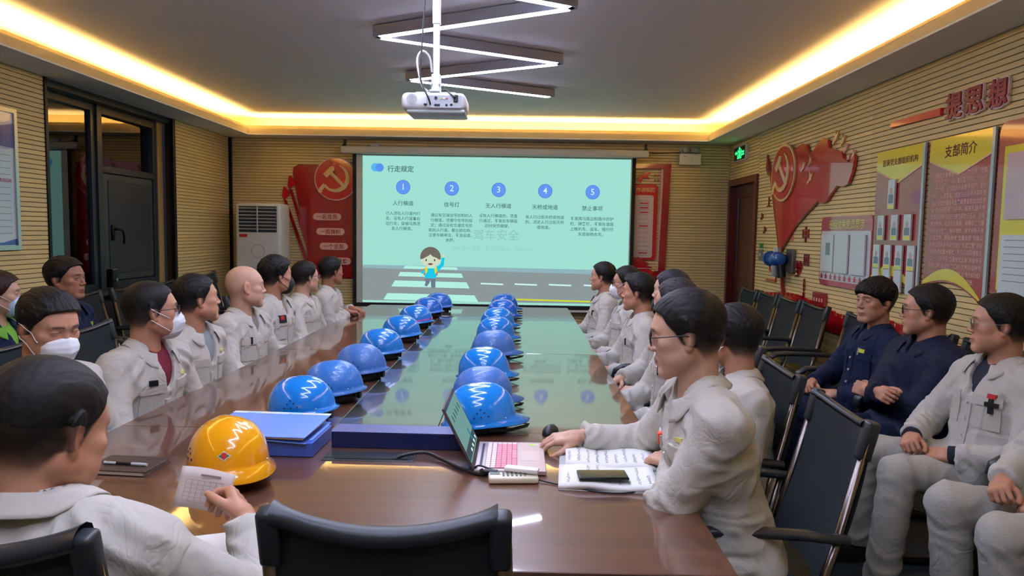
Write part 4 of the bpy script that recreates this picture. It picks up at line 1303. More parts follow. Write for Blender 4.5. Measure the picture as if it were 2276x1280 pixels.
# --- flag with emblem, pole and birds on the right wall
fg = thing('flag_relief', 'large red waving-flag wall relief with round gold emblem and pole on the right wall', 'wall relief', (2.54, 6.5, 1.8))
def yz(l): return [(-y, z) for y, z in l]
flag = [(7.225, 2.14), (7.09, 2.11), (6.95, 2.20), (6.75, 2.26), (6.60, 2.305), (6.42, 2.335), (6.33, 2.315), (6.30, 2.26), (6.25, 2.215), (6.17, 2.25), (6.06, 2.31), (5.97, 2.325), (5.90, 2.30), (5.87, 2.235), (5.75, 2.205), (5.64, 2.175), (5.60, 2.12), (5.50, 2.075), (5.42, 2.13),
        (5.41, 2.10), (5.44, 2.0), (5.50, 1.918), (5.60, 1.90), (5.69, 1.915), (5.78, 1.86), (5.87, 1.80), (5.98, 1.785), (6.04, 1.81), (6.30, 1.70), (6.52, 1.60), (6.68, 1.487), (6.80, 1.40), (6.86, 1.34)]
plate('flag', yz(flag)[::-1], .010, .034, M_RED2, fg, Mr)
plate('pole', yz([(7.235, 2.16), (7.20, 2.16), (6.84, 1.30), (6.72, .95), (6.755, .95), (6.88, 1.36)])[::-1], .010, .036, M_RED, fg, Mr)
plate('spear_tip', yz([(7.33, 2.335), (7.27, 2.20), (7.235, 2.12), (7.28, 2.12), (7.34, 2.20)])[::-1], .010, .034, M_RED, fg, Mr)
plate('ring', [(-6.82+.30*math.cos(a*PI/24), 2.108+.272*math.sin(a*PI/24)) for a in range(48)], .036, .052, M_GOLD, fg, Mr)
plate('disc', [(-6.82+.275*math.cos(a*PI/24), 2.108+.248*math.sin(a*PI/24)) for a in range(48)], .052, .056, M_RED2, fg, Mr)
emblem(fg, Mr @ Matrix.Translation((-6.82, 2.105, 0)), .30, M_GOLD, .056, .066)
for i, (y, z, s) in enumerate([(6.36, 2.13, .10), (6.22, 2.16, .09), (6.20, 2.02, .12)]):
    plate('bird', bird_pts(s, -y, z), .034, .042, M_GOLD, fg, Mr)
for i, (y, z, s) in enumerate([(5.79, 2.31, .11), (5.66, 2.27, .09), (5.60, 2.20, .08), (5.55, 2.12, .07), (5.47, 2.14, .07)]):
    t = plate('bird_ornament', bird_pts(s, -y, z), .004, .020, M_GOLD if i < 2 else M_PINK, None, Mr)
    tag(t, ['largest gold bird ornament above the flag relief', 'second gold bird ornament, right of the largest one', 'third bird ornament, small and pinkish, over the flag edge', 'fourth small pinkish bird ornament by the flag tip', 'last small pinkish bird ornament at the flag tip'][i], 'ornament', 'bird ornaments flying over the flag')
# 一 棵 中 small characters
t = text(None, '上', .11, Mr @ Matrix.Translation((-7.28, 1.845, .006)), M_RED, .01, .006, name='wall_letter'); tag(t, 'small red character between the door and the flag pole', 'letter')
for i, (y, z) in enumerate(((7.46, 1.71), (7.36, 1.57))):
    t = plate('bird_ornament', bird_pts(.07, -y, z), .004, .018, M_RED, None, Mr); tag(t, ['small dark bird ornament beside the door, the upper one', 'small dark bird ornament beside the door, the lower one'][i], 'ornament')
for s, y, z, sz_, lab in (('中', 6.31, 1.515, .15, 'red character at the foot of the flag, topmost of the column'), ('国', 6.27, 1.295, .11, 'red character under the topmost one beside the blue detector'), ('梦', 6.43, 1.20, .16, 'tall red character beside the blue detector')):
    t = text(None, s, sz_, Mr @ Matrix.Translation((-y, z, .008)), M_RED, .012, .007, name='wall_letter'); tag(t, lab, 'letter')
t = text(None, '共\n圆\n中\n国\n梦', .045, Mr @ Matrix.Translation((-6.30, 1.03, .006)), M_RED, .01, .003, name='wall_letter', line=.9); tag(t, 'narrow column of tiny red characters under the flag', 'letter')
nt5 = thing('numeral_five', 'red outlined angular numeral beside the flag pole', 'letter', (2.54, 7.0, 1.15))
b = MB(); b.tube(yz([(6.87, 1.245), (7.16, 1.245), (7.16, 1.16), (6.98, 1.16), (6.98, 1.06), (7.24, 1.06)]) and [(-y, z, .012) for y, z in [(6.87, 1.245), (7.16, 1.245), (7.16, 1.16), (6.98, 1.16), (6.98, 1.06), (7.24, 1.06)]], .011, 4)
put('strip', b.mesh('strip'), M_RED2, nt5, Mr)
# switch plates beside the door
sw = thing('door_button', 'grey door release plate with a green sticker beside the dark door', 'switch', (2.54, 7.46, 1.34))
plate('plate', rrect(.11, .11, .006, x=-7.46, y=1.31), .001, .014, mat('switch_grey', (110, 116, 110), .5), sw, Mr)
plate('green_sticker', rrect(.10, .05, .004, x=-7.46, y=1.405), .001, .006, mat('sticker_green', (40, 130, 60), .5), sw, Mr)
plate('button', circ(.018, 16, -7.46, 1.31), .014, .019, M_WHITEP, sw, Mr)
st = plate('wall_sticker', rrect(.06, .055, .003, x=-6.63, y=1.49), .001, .003, mat('sticker_pink', (226, 120, 100), .6), None, Mr); tag(st, 'small pink square sticker at the foot of the red flag', 'sticker')
# gas detector
gd = thing('gas_detector', 'blue cast gas detector with round glass front on the right wall below the flag', 'detector', (2.5, 6.75, 1.27))
MBl = mat('detector_blue', (20, 86, 160), .35, coat=.3)
b = MB(); b.box((-6.60, 1.28, .02), (.16, .22, .03), .004); put('mount_plate', b.mesh('mount_plate'), mat('steel_grey', (120, 124, 128), .4, .8), gd, Mr)
b = MB(); b.cyl((-6.62, 1.29, .11), (-6.86, 1.29, .11), .062, seg=24); b.cyl((-6.62, 1.29, .11), (-6.60, 1.29, .11), .062, .045, seg=24); b.cyl((-6.70, 1.29, .11), (-6.70, 1.36, .11), .038, seg=18); b.cyl((-6.70, 1.29, .11), (-6.70, 1.29, .03), .045, seg=18); put('housing', b.mesh('housing', True), MBl, gd, Mr)
b = MB(); b.cyl((-6.85, 1.29, .11), (-6.885, 1.29, .11), .074, seg=24); put('bezel', b.mesh('bezel'), MBl, gd, Mr)
b = MB(); b.cyl((-6.884, 1.29, .11), (-6.889, 1.29, .11), .050, seg=24); put('window', b.mesh('window'), mat('detector_glass', (30, 44, 56), .1), gd, Mr)
b = MB(); b.cyl((-6.70, 1.34, .11), (-6.70, 1.40, .11), .034, seg=16); put('top_plug', b.mesh('top_plug'), mat('steel_light', (186, 190, 192), .35, .6), gd, Mr)
b = MB(); b.cyl((-6.74, 1.23, .11), (-6.74, 1.13, .11), .036, .030, seg=16); put('sensor', b.mesh('sensor'), mat('steel_light', (186, 190, 192), .35, .6), gd, Mr)
b = MB(); b.cyl((-6.64, 1.24, .10), (-6.62, 1.12, .09), .040, seg=14); put('cable_gland', b.mesh('cable_gland'), M_BLACKM, gd, Mr)

# --- framed boards on the right wall
M_YEL = mat('yellow_print', (222, 206, 20), .3, coat=1.0); M_REDB = mat('board_red', (158, 16, 30), .3, coat=1.0)
M_SHEET = mat('sheet_white', (206, 214, 214), .35, coat=.5); M_ACR = mat('acrylic_edge', (176, 196, 196), .15)
M_HDR_REFL = mat('header_red_reflected', (176, 40, 66), .3, coat=1.0); M_DARKT = mat('dark_red_print', (96, 10, 18), .5); M_WT = mat('pale_print', (226, 176, 170), .5); M_DK = mat('dark_print', (60, 20, 24), .5)  # the header red has the screen's mauve reflection mixed into its colour
def holder(parent, x, z, w, h, m=M_SHEET, foot=True, face=False):
    plate('card_holder', [(x-w/2, z-h/2), (x+w/2, z-h/2), (x+w/2, z+h/2), (x-w/2, z+h/2)], .022, .034, m, parent, Mr)
    if foot: plate('name_strip', [(x-w/2+.004, z-h/2+.004), (x+w/2-.004, z-h/2+.004), (x+w/2-.004, z-h/2+.03), (x-w/2+.004, z-h/2+.03)], .034, .0345, M_YEL, parent, Mr)
    if face:
        plate('portrait_print', [(x-w*.36, z-h*.30), (x+w*.36, z-h*.30), (x+w*.36, z-h*.02), (x+w*.14, z+.0), (x-w*.14, z), (x-w*.36, z-h*.02)], .034, .0345, mat('portrait_suit', (120, 150, 156), .5), parent, Mr)
        plate('portrait_print', circ(h*.12, 14, x, z+h*.12, rx=w*.2), .034, .0347, mat('portrait_face', (190, 176, 166), .5), parent, Mr)
# honour board
hb = thing('honour_board', 'white display board with red header tinted by a painted reflection, three sheets and a row of red stars', 'notice board', (2.54, 5.55, 1.4))
plate('back_board', rrect(.86, .56, .05, x=-5.545, y=1.39)[::1], .004, .014, M_HDR_REFL, hb, Mr)
plate('white_field', rrect(.83, .40, .01, x=-5.54, y=1.355), .014, .017, mat('white_field', (206, 200, 206), .3, coat=.8), hb, Mr)
text(hb, '班组优秀党员展示', .078, Mr @ Matrix.Translation((-5.53, 1.605, .0145)), M_YEL, .01, width=.60)
for x in (-5.81, -5.56, -5.29): holder(hb, x, 1.375, .225, .30, M_SHEET, False)
plate('portrait_print', [(-5.83, 1.36), (-5.75, 1.36), (-5.75, 1.46), (-5.83, 1.46)], .034, .0345, mat('portrait_suit', (120, 150, 156), .5), hb, Mr)
for k in range(10): plate('star', star_pts(.026, -5.92+k*.083, 1.185), .017, .021, M_RED2, hb, Mr)
# organisation board
def board(name, label, y0, y1, ztop, zb0, zb1, title, tsize):
    t = thing(name, label, 'notice board', (2.54, (y0+y1)/2, 1.6))
    xm = -(y0+y1)/2; w = y0-y1
    # outline with a curved foot: high at the far side, low at the near one
    foot = []
    for i in range(13):
        u = i/12; foot.append((-y0+w*u, zb0+(zb1-zb0)*u+.075*math.sin(PI*u)))
    out = foot+[(-y1, ztop), (-y0, ztop)]
    plate('panel', out, .004, .018, M_REDB, t, Mr)
    arc = foot+[(x, z+.05+.015*math.sin(PI*i/12)) for i, (x, z) in list(enumerate(foot))[::-1]]
    b = MB()
    for i in range(12):
        u0, u1 = i/12, (i+1)/12
        h0, h1 = .07*math.sin(PI*min(1, u0*.9+.1)), .07*math.sin(PI*min(1, u1*.9+.1))
        a, c = foot[i], foot[i+1]
        b.prism([(a[0], a[1]+.012), (c[0], c[1]+.012), (c[0], c[1]+.012+h1), (a[0], a[1]+.012+h0)], .018, .020)
    put('yellow_ribbon', b.mesh('yellow_ribbon'), M_YEL, t, Mr)
    plate('yellow_header', [(-y0, ztop-.125), (xm, ztop-.225), (-y1, ztop-.125), (-y1, ztop), (-y0, ztop)], .018, .0195, M_YEL, t, Mr)
    for p0, p1 in (((-y0, ztop-.125), (xm, ztop-.225)), ((xm, ztop-.225), (-y1, ztop-.125))):
        plate('header_line', [(p0[0], p0[1]-.008), (p1[0], p1[1]-.008), (p1[0], p1[1]), (p0[0], p0[1])], .0195, .021, M_WT, t, Mr)
    plate('clear_edge', [(-y1-.012, zb1+.05), (-y1+.012, zb1+.05), (-y1+.012, ztop), (-y1-.012, ztop)], .018, .030, M_ACR, t, Mr)
    text(t, title, tsize, Mr @ Matrix.Translation((xm, ztop-.085, .020)), M_DARKT, .012, fit=tsize)
    return t, xm, w
t1, xm, w = board('organisation_board', 'red and yellow organisation chart board with twelve small card holders', 5.09, 4.49, 2.105, 1.20, 1.12, '连铸党支部组织机构', .44)
holder(t1, xm-.06, 1.80, .085, .20, face=True)
for x in (-.18, -.0, .16): holder(t1, xm+x, 1.575, .085, .17, face=True)
for x in (-.215, -.07, .075, .22): holder(t1, xm+x, 1.375, .085, .165, face=True)
for x in (-.215, -.07, .075, .22): holder(t1, xm+x, 1.20+.02, .085, .15, foot=False)
t2, xm, w = board('introduction_board', 'red and yellow board filled with rows of pale printed text', 4.44, 3.84, 2.105, 1.21, 1.125, '支部简介', .30)
lines = ['连铸党支部隶属于某某公司炼钢厂党委', '现有党员二十八名，支部委员五名，下设四', '个党小组，全体党员在支部带领下，坚持', '学习，认真落实，支部先后获得多项荣誉', '始终把党的建设与生产经营紧密结合起来', '以“党员示范岗”为抓手，发挥先锋作用', '支部坚持每月组织开展主题党日活动，加强', '思想教育，提高党员素质，凝聚职工力量', '围绕安全生产、降本增效、技术创新开展', '各项工作，积极推进“五星支部”的建设', '获得公司先进基层党组织“大百工程”表彰', '连续多年无重大事故，职工队伍和谐稳定', '二〇一八年荣获“三星级党支部”荣誉称号', '连续三年“安全生产红旗”优秀班组称号', '2019年“全国安康杯竞赛优胜班组”和“陕西省机械冶', '金建材工会先进班组”等多项荣誉。']
for i, s in enumerate(lines):
    ex_ = (i < 2)
    text(t2, s, .031, Mr @ Matrix.Translation((xm-.0, 1.885-i*.0415, .0185)), M_WT, .006, .0003, width=.50 if i != 15 else .40)
t3 = thing('study_board', 'red and yellow study board cut off at the right edge with sheet pockets', 'notice board', (2.54, 3.4, 1.6))
plate('panel', rrect(1.0, .92, .06, x=-3.31, y=1.66), .004, .018, M_REDB, t3, Mr)
plate('yellow_field', [(-3.76, 1.24), (-2.86, 1.24), (-2.86, 1.99), (-3.76, 1.99)], .018, .020, M_YEL, t3, Mr)
plate('card_holder', [(-3.72, 1.61), (-3.05, 1.61), (-3.05, 1.95), (-3.72, 1.95)], .020, .032, mat('sheet_lilac', (196, 170, 176), .3, coat=.8), t3, Mr)
plate('card_holder', [(-3.73, 1.215), (-3.05, 1.215), (-3.05, 1.53), (-3.73, 1.53)], .020, .032, M_SHEET, t3, Mr)
text(t3, '学习园地', .07, Mr @ Matrix.Translation((-3.40, 1.57, .0205)), M_DARKT, .01, fit=.36)
b = MB()
for r in range(7): b.prism([(-3.70, 1.50-r*.035), (-3.1, 1.50-r*.035), (-3.1, 1.504-r*.035), (-3.70, 1.504-r*.035)], .032, .0325)
put('printed_lines', b.mesh('printed_lines'), mat('grey_print', (130, 136, 140), .6), t3, Mr)
# bar and big characters
br = plate('red_bar', [(-4.94, 2.258), (-4.36, 2.247), (-4.36, 2.292), (-4.90, 2.292), (-4.94, 2.277)], .002, .022, mat('bar_red', (214, 24, 40), .35, coat=.4), None, Mr); tag(br, 'plain red bar before the three large characters', 'wall ornament')
for ch, y, lab in (('提', 4.225, 'first large red character next to the red bar'), ('思', 4.04, 'middle one of the three large red characters'), ('想', 3.845, 'last of the three large red characters, above the study board')):
    t = thing('wall_letter', lab, 'letter', (2.54, y, 2.28), 0, 'three large red characters on the right wall')
    sz = .185
    put('letter_backing', bold_text(ch, sz, .007, .0125, 8, .172), mat('letter_pale_edge', (244, 214, 206), .5), t, Mr @ Matrix.Translation((-y, 2.283, .010)))
    put('letter_face', bold_text(ch, sz, .004, .0050, 6, .157), mat('letter_red', (150, 14, 36), .35, coat=.5), t, Mr @ Matrix.Translation((-y, 2.283, .022)))
# the red wall silhouette at the bottom
gw = thing('great_wall_relief', 'low red relief of a battlemented wall with a tower along the right wall', 'wall relief', (2.54, 5.8, .9))
prof = [(7.25, .905), (6.9, .935), (6.6, .955), (6.35, .955), (6.1, .93), (5.8, .90), (5.5, .87), (5.2, .905), (4.9, .93), (4.6, .90), (4.2, .86), (3.8, .88), (3.4, .90), (2.9, .87)]
ys = [p[0] for p in prof][::-1]; zs = [p[1] for p in prof][::-1]
def zt(y): return float(np.interp(y, ys, zs))
pts = []; y = 7.25; up = True
while y > 2.9:
    h = .028 if up else 0; pts += [(-y, zt(y)+h), (-(y-.055), zt(y-.055)+h)]; y -= .055; up = not up
pts = [(-7.25, .74)]+pts+[(-2.9, .74)]
b = MB(); 
for i in range(1, len(pts)-2):
    a, c = pts[i], pts[i+1]
    if c[0]-a[0] > .001: b.prism([(a[0], .74), (c[0], .74), (c[0], c[1]), (a[0], a[1])], .004, .022)
put('battlement', b.mesh('battlement'), M_RED2, gw, Mr)
plate('tower', [(-6.05, .93), (-5.82, .93), (-5.82, 1.04), (-6.05, 1.04)], .006, .030, M_REDB, gw, Mr)
for x in (-6.01, -5.96, -5.91, -5.86): plate('tower_window', [(x-.010, .965), (x+.010, .965), (x+.010, .995), (x-.010, .995)], .030, .033, M_PINK, gw, Mr)

# --- framed poster at the left edge
po = thing('framed_poster', 'white framed poster with blue wave print on the left wall', 'poster', (-3.55, 4.6, 1.8))
Ml = M_left(0, 0, XL)
plate('poster_print', [(4.25, 1.35), (4.97, 1.35), (4.97, 2.27), (4.25, 2.27)], .004, .010, mat('poster_white', (196, 208, 216), .3, coat=.8), po, Ml)
plate('blue_wave', [(4.25, 2.06)]+[(4.25+.72*i/10, 2.06+.05*math.cos(PI*(i/10)*1.0)+.02*(i/10)) for i in range(11)][1:]+[(4.97, 2.12), (4.97, 2.20), (4.8, 2.16), (4.5, 2.20), (4.25, 2.2)], .010, .011, mat('poster_blue', (30, 60, 150), .3, coat=.8), po, Ml)
plate('blue_wave', [(4.6, 1.355), (4.97, 1.355), (4.97, 1.40), (4.85, 1.375)], .010, .011, mat('poster_blue', (30, 60, 150), .3), po, Ml)
text(po, '教育园地', .030, Ml @ Matrix.Translation((4.88, 1.80, .0105)), M_RED2, .01)
b = MB()
for r in range(14): b.prism([(4.32, 2.02-r*.045), (4.93, 2.02-r*.045), (4.93, 2.024-r*.045), (4.32, 2.024-r*.045)], .010, .0105)
put('printed_lines', b.mesh('printed_lines'), mat('grey_print', (130, 136, 140), .6), po, Ml)
for y0, y1, z0, z1 in ((4.22, 4.25, 1.32, 2.30), (4.97, 5.0, 1.32, 2.30), (4.25, 4.97, 1.32, 1.35), (4.25, 4.97, 2.27, 2.30)):
    plate('frame_bar', [(y0, z0), (y1, z0), (y1, z1), (y0, z1)], .0, .022, mat('aluminium', (186, 190, 190), .3, .8), po, Ml)

# --- air conditioner
ac = thing('air_conditioner', 'tall white floor-standing air conditioner in the corner left of the red panel', 'air conditioner', (-3.02, 8.33, 0))
b = MB(); b.box((-.0, 0, .91), (.53, .34, 1.76), .035, seg=3); b.build('cabinet', mat('ac_white', (206, 208, 204), .35), ac, angle=40)
b = MB(); b.box((0, 0, .02), (.50, .31, .04)); b.build('plinth', M_BLACKM, ac)
b = MB(); b.box((0, -.168, 1.605), (.44, .012, .30), .004); b.build('grille_recess', mat('ac_dark', (44, 52, 58), .5), ac)
for k in range(7):
    b = MB(); b.box((0, -.181, 1.49+k*.040), (.43, .022, .006), .002, Matrix.Rotation(-.5, 3, 'X')); b.build('slat', mat('ac_white', (206, 208, 204), .35), ac)
b = MB(); b.box((0, -.186, 1.605), (.012, .012, .29), .002); b.build('grille_bar', mat('ac_white', (206, 208, 204), .35), ac)
b = MB(); b.box((-.17, -.172, 1.415), (.09, .006, .035), .001); b.build('red_label', mat('label_red', (196, 30, 34), .5), ac)
b = MB(); b.tube([(.0+.075*math.cos(a*PI/16), -.172, 1.24+.075*math.sin(a*PI/16)) for a in range(32)], .003, 6, closed=True); b.build('control_ring', mat('ring_grey', (150, 154, 156), .4), ac)
b = MB(); b.box((0, -.168, .80), (.49, .010, .65), .004); b.build('front_panel', mat('ac_white', (206, 208, 204), .35), ac)
# --- intercom on the sill
ic = thing('wall_box', 'small black box with a chrome knob at the foot of the dark window', 'box', (-3.50, 6.04, 1.0))
b = MB(); b.box((-.0, 0, .05), (.06, .08, .15), .006); b.build('box_body', M_BLACKM, ic)
b = MB(); b.cyl((.03, .0, .04), (.045, 0, .04), .018, seg=16); b.build('knob', mat('chrome', (200, 200, 200), .15, 1), ic)
b = MB(); b.box((0.0, 0, .128), (.05, .075, .008)); b.build('silver_cap', mat('chrome', (200, 200, 200), .15, 1), ic)

# ================================================================ CEILING LAMP AND PROJECTOR
M_BAR = mat('lamp_housing', (150, 152, 162), rough=.45)
LEDW = emit_mat('led_white', (216, 221, 255), BAR_POWER)
zz = thing('zigzag_ceiling_lamp', 'zigzag pendant lamp of grey bars with glowing white undersides under the ceiling', 'ceiling lamp', (-.33, 4, 2.8))
X0_, X1_ = -.955, .285
pts = []
k = 0; y = 6.70; xx = X1_
while y > -1.0:
    pts.append((xx, y)); xx = X0_ if xx == X1_ else X1_; y -= .655
for i in range(len(pts)-1):
    a = Vector((pts[i][0], pts[i][1], 2.795)); c = Vector((pts[i+1][0], pts[i+1][1], 2.795))
    d = c-a; L = d.length; ang = math.atan2(d.y, d.x)
    # alternate ends overlap slightly, as mitred bars do
    R = Matrix.Rotation(ang, 4, 'Z'); mid = (a+c)/2 - Vector((-.33, 4, 2.8)) - Vector((0, .0, .0))
    b = MB(); b.box((0, 0, 0), (L+.02, .062, .07), .003); b.build('bar', M_BAR, zz, M=Matrix.Translation(mid) @ R)
    b = MB(); b.box((0, 0, -.0365), (L-.07, .050, .004)); b.build('diffuser', LEDW, zz, M=Matrix.Translation(mid) @ R)

pj = thing('projector', 'white ceiling-mounted projector with its connector panel facing the table end', 'projector', (-.435, 3.66, 2.14), .0)
M_PJ = mat('projector_white', (212, 214, 212), .4)
b = MB(); b.box((0, .0, .0), (.320, .25, .088), .030, seg=4); b.build('case', M_PJ, pj, angle=50)
b = MB(); b.box((.01, 0, -.046), (.29, .22, .022), .010, seg=2); b.build('base', mat('projector_base', (196, 208, 204), .45), pj, angle=50)
b = MB(); b.prism(rrect(.175, .060, .006, x=.055, y=-.003), 0, .004, Matrix(((1, 0, 0, 0), (0, 0, -1, -.1225), (0, 1, 0, 0), (0, 0, 0, 1)))); b.build('connector_panel', mat('connector_grey', (170, 174, 178), .5), pj)
def pjs(name, x, z, r, m, seg=16, h=.006):
    b = MB(); b.cyl((x, -.125, z), (x, -.125-h, z), r, seg=seg); return b.build(name, m, pj)
MDK = mat('socket_dark', (24, 24, 26), .5)
b = MB(); b.cyl((-.105, -.1235, .008), (-.105, -.1262, .008), .026, seg=28); b.build('speaker_grille', mat('speaker_grey', (176, 178, 178), .7), pj)
for i in range(3):
    b = MB(); b.tube([(-.105+(.006+.006*i)*math.cos(a*PI/10), -.127, .008+(.006+.006*i)*math.sin(a*PI/10)) for a in range(20)], .0011, 4, closed=True); b.build('grille_ring', mat('projector_white', (212, 214, 212), .4), pj)
pjs('round_socket', .014, .014, .0075, MDK)
for x, c in ((.040, (214, 196, 60)), (.054, (220, 220, 220)), (.068, (196, 60, 50))): pjs('audio_socket', x, .012, .0045, mat('rca_%d' % c[2], c, .4)); 
for x, z, w in ((-.038, -.018, .016), (.020, -.020, .028), (.066, -.020, .011), (.090, -.018, .013)):
    b = MB(); b.box((x, -.128, z), (w, .006, .010), .002); b.build('port', MDK, pj)
b = MB(); b.box((.112, -.128, .012), (.022, .012, .036), .003); b.build('power_socket', MDK, pj)
b = MB(); b.cyl((-.06, .125, 0), (-.06, .150, 0), .036, seg=24); b.build('lens_barrel', MDK, pj)
b = MB(); b.cyl((-.06, .150, 0), (-.06, .152, 0), .028, seg=24); b.build('lens', mat('lens_glass', (60, 80, 90), .05), pj)
mt = thing('projector_mount', 'white telescopic ceiling pole carrying the projector', 'mount', (-.435, 3.66, 2.186))
b = MB(); b.box((0, .0, .012), (.20, .05, .008), .002); b.box((0, .0, .012), (.05, .18, .008), .002); b.build('arm_plate', M_PJ, mt)
b = MB(); b.box((0, 0, .060), (.046, .046, .095), .004); b.build('tilt_block', M_PJ, mt)
b = MB(); b.box((0, 0, .24), (.030, .030, .28), .003); b.build('inner_tube', M_PJ, mt)
b = MB(); b.box((0, 0, .500), (.038, .038, .29), .003); b.build('outer_tube', M_PJ, mt)
b = MB(); b.box((0, 0, ZC-2.186-.006), (.14, .14, .012), .003); b.build('ceiling_plate', M_PJ, mt)
for x in (-.02, .02): b = MB(); b.cyl((x, -.025, .05), (x, -.029, .05), .006, seg=10); b.build('screw', mat('steel_grey', (120, 124, 128), .4, .8), mt)
def cord(name, label, pts, r, m):
    # smooth the polyline
    P = [Vector(p) for p in pts]; out = []
    for i in range(len(P)-1):
        p0, p1, p2, p3 = P[max(i-1, 0)], P[i], P[i+1], P[min(i+2, len(P)-1)]
        for k in range(6):
            t = k/6; out.append(.5*((2*p1)+(-p0+p2)*t+(2*p0-5*p1+4*p2-p3)*t*t+(-p0+3*p1-3*p2+p3)*t**3))
    out.append(P[-1])
    b = MB(); b.tube(out, r, 8); o = b.build(name, m, None, True); return tag(o, label, 'cable')
M_CBL = mat('cable_black', (26, 26, 30), .5); M_CBW = mat('cable_white', (206, 206, 202), .5)
cord('signal_cable', 'black cable hanging from the ceiling into the projector beside its pole', [(-.47, 3.60, 2.85), (-.485, 3.58, 2.62), (-.495, 3.56, 2.42), (-.50, 3.54, 2.27), (-.48, 3.52, 2.20), (-.455, 3.50, 2.15), (-.448, 3.532, 2.122)], .0042, M_CBL)
cord('white_cable_loop', 'white cable looped beside the projector pole', [(-.455, 3.64, 2.30), (-.465, 3.63, 2.37), (-.50, 3.62, 2.40), (-.525, 3.61, 2.36), (-.515, 3.60, 2.28), (-.495, 3.60, 2.22), (-.47, 3.61, 2.20)], .0055, M_CBW)
cord('mains_cable', 'short black power cord plugged into the right of the projector', [(-.40, 3.62, 2.205), (-.375, 3.58, 2.20), (-.35, 3.54, 2.175), (-.325, 3.515, 2.155)], .0045, M_CBL)

# ================================================================ TABLE AND WHAT LIES ON IT
TX_0, TX_1, TY_0, TY_1, TZ = -1.49, .50, 1.515, 7.10, .75
M_WOOD = mat('table_walnut', (98, 65, 48), rough=.3, coat=1.0, coat_rough=.035, coat_ior=1.75, noise=((34, .9, 10), .17), spec=.5)
M_WOODX = mat('table_walnut_cross', (98, 65, 48), rough=.3, coat=1.0, coat_rough=.035, coat_ior=1.75, noise=((.9, 34, 10), .17), spec=.5)
M_INLAY = mat('table_inlay', (62, 62, 56), rough=.3, coat=1.0, coat_rough=.035, coat_ior=1.75, noise=((.6, 5, 4), .2))
tb = thing('conference_table', 'long glossy walnut conference table with a dark centre inlay', 'table', (-.495, 4.3, 0))
def tbx(name, x0, x1, y0, y1, z0, z1, m, bev=.002):
    b = MB(); b.box(((x0+x1)/2+.495, (y0+y1)/2-4.3, (z0+z1)/2), (x1-x0, y1-y0, z1-z0), bev); return b.build(name, m, tb)
IX0, IX1 = -.69, -.30
segs = [(TY_0, 2.62), (2.62, 4.35), (4.35, 6.25), (6.25, TY_1)]
tbx('top_panel', TX_0, TX_1, segs[0][0], 2.60, .715, TZ, M_WOODX)
for (y0, y1) in ((2.602, 4.348), (4.352, 6.238), (6.242, TY_1)):
    tbx('top_panel', TX_0, IX0-.001, y0, y1, .715, TZ, M_WOODX); tbx('top_panel', IX1+.001, TX_1, y0, y1, .715, TZ, M_WOODX)
    tbx('inlay_panel', IX0+.001, IX1-.001, y0, y1, .712, TZ-.0008, M_INLAY, .001)
tbx('apron', TX_0+.05, TX_1-.05, TY_0+.04, TY_1-.04, .60, .712, mat('apron_dark', (70, 34, 26), .5))
for y in (1.95, 3.6, 5.2, 6.7):
    for x in (-1.12, .13): tbx('pedestal', x-.13, x+.13, y-.2, y+.2, 0, .60, mat('pedestal_dark', (62, 32, 26), .5), .004)
tbx('modesty_panel', -.95, -.04, 1.95, 6.7, .05, .60, mat('pedestal_dark', (62, 32, 26), .5))

# cable box let into the table top
gm = thing('cable_box', 'flush black cable outlet with a long slot in the table top', 'cable outlet', (-.482, 2.29, TZ))
b = MB(); b.box((0, 0, .001), (.302, .094, .003), .001); b.build('cover_frame', mat('outlet_frame', (64, 68, 72), .35, .5), gm)
b = MB(); b.box((0, .008, .0032), (.286, .060, .0022), .0008); b.build('lid', mat('outlet_lid', (52, 60, 64), .3, .4), gm)
b = MB(); b.box((0.01, -.030, .003), (.24, .010, .002)); b.build('slot', mat('slot_black', (4, 4, 5), .9), gm)
# folders
M_FB = mat('folder_blue', (104, 148, 236), .38); M_FB2 = mat('folder_box_blue', (66, 98, 190), .45)
fo = thing('file_box', 'blue plastic file box lying flat beside the yellow helmet', 'folder', (-.865, 2.385, TZ), math.radians(-2))
b = MB(); b.box((0, 0, .025), (.40, .22, .05), .003); b.build('box_body', M_FB2, fo)
b = MB(); b.box((.19, .0, .052), (.012, .19, .006), .001); b.build('clasp', M_FB, fo)
ff = thing('blue_folder', 'light blue folder with a white edge strip on top of the file box', 'folder', (-.86, 2.40, TZ+.052), math.radians(-3))
b = MB(); b.box((0, 0, .006), (.36, .27, .002), .0008, Matrix.Rotation(math.radians(3), 3, 'Y')); b.build('back_cover', M_FB, ff)
b = MB(); b.box((0.0, 0, .012), (.33, .24, .010), .001, Matrix.Rotation(math.radians(1), 3, 'Y')); b.build('papers', mat('paper_white', (226, 226, 220), .8), ff)
b = MB(); b.box((-.0, 0, .022), (.36, .28, .003), .001, Matrix.Rotation(math.radians(1.5), 3, 'X')); b.build('front_cover', M_FB, ff)
for i in range(7):
    b = MB(); b.box((-.154+i*.0513, .127, .0272), (.0510, .024, .0012)); b.build('edge_label', mat('edge_%d' % (i % 3), [(206, 226, 222), (170, 206, 216), (214, 214, 200)][i % 3], .5), ff)
lb = thing('long_blue_box', 'long flat navy blue box lying across the table', 'box', (-.40, 2.425, TZ), math.radians(-1.2))
b = MB(); b.box((0, 0, .0275), (.47, .095, .055), .002); b.build('carton', mat('box_navy', (17, 30, 84), .42, coat=.2), lb)
b = MB(); b.box((0, 0, .0565), (.472, .097, .002), .0005); b.build('lid_sheet', mat('box_lid_blue', (78, 98, 160), .35, coat=.3), lb)  # top sheet in a much paler blue than the carton
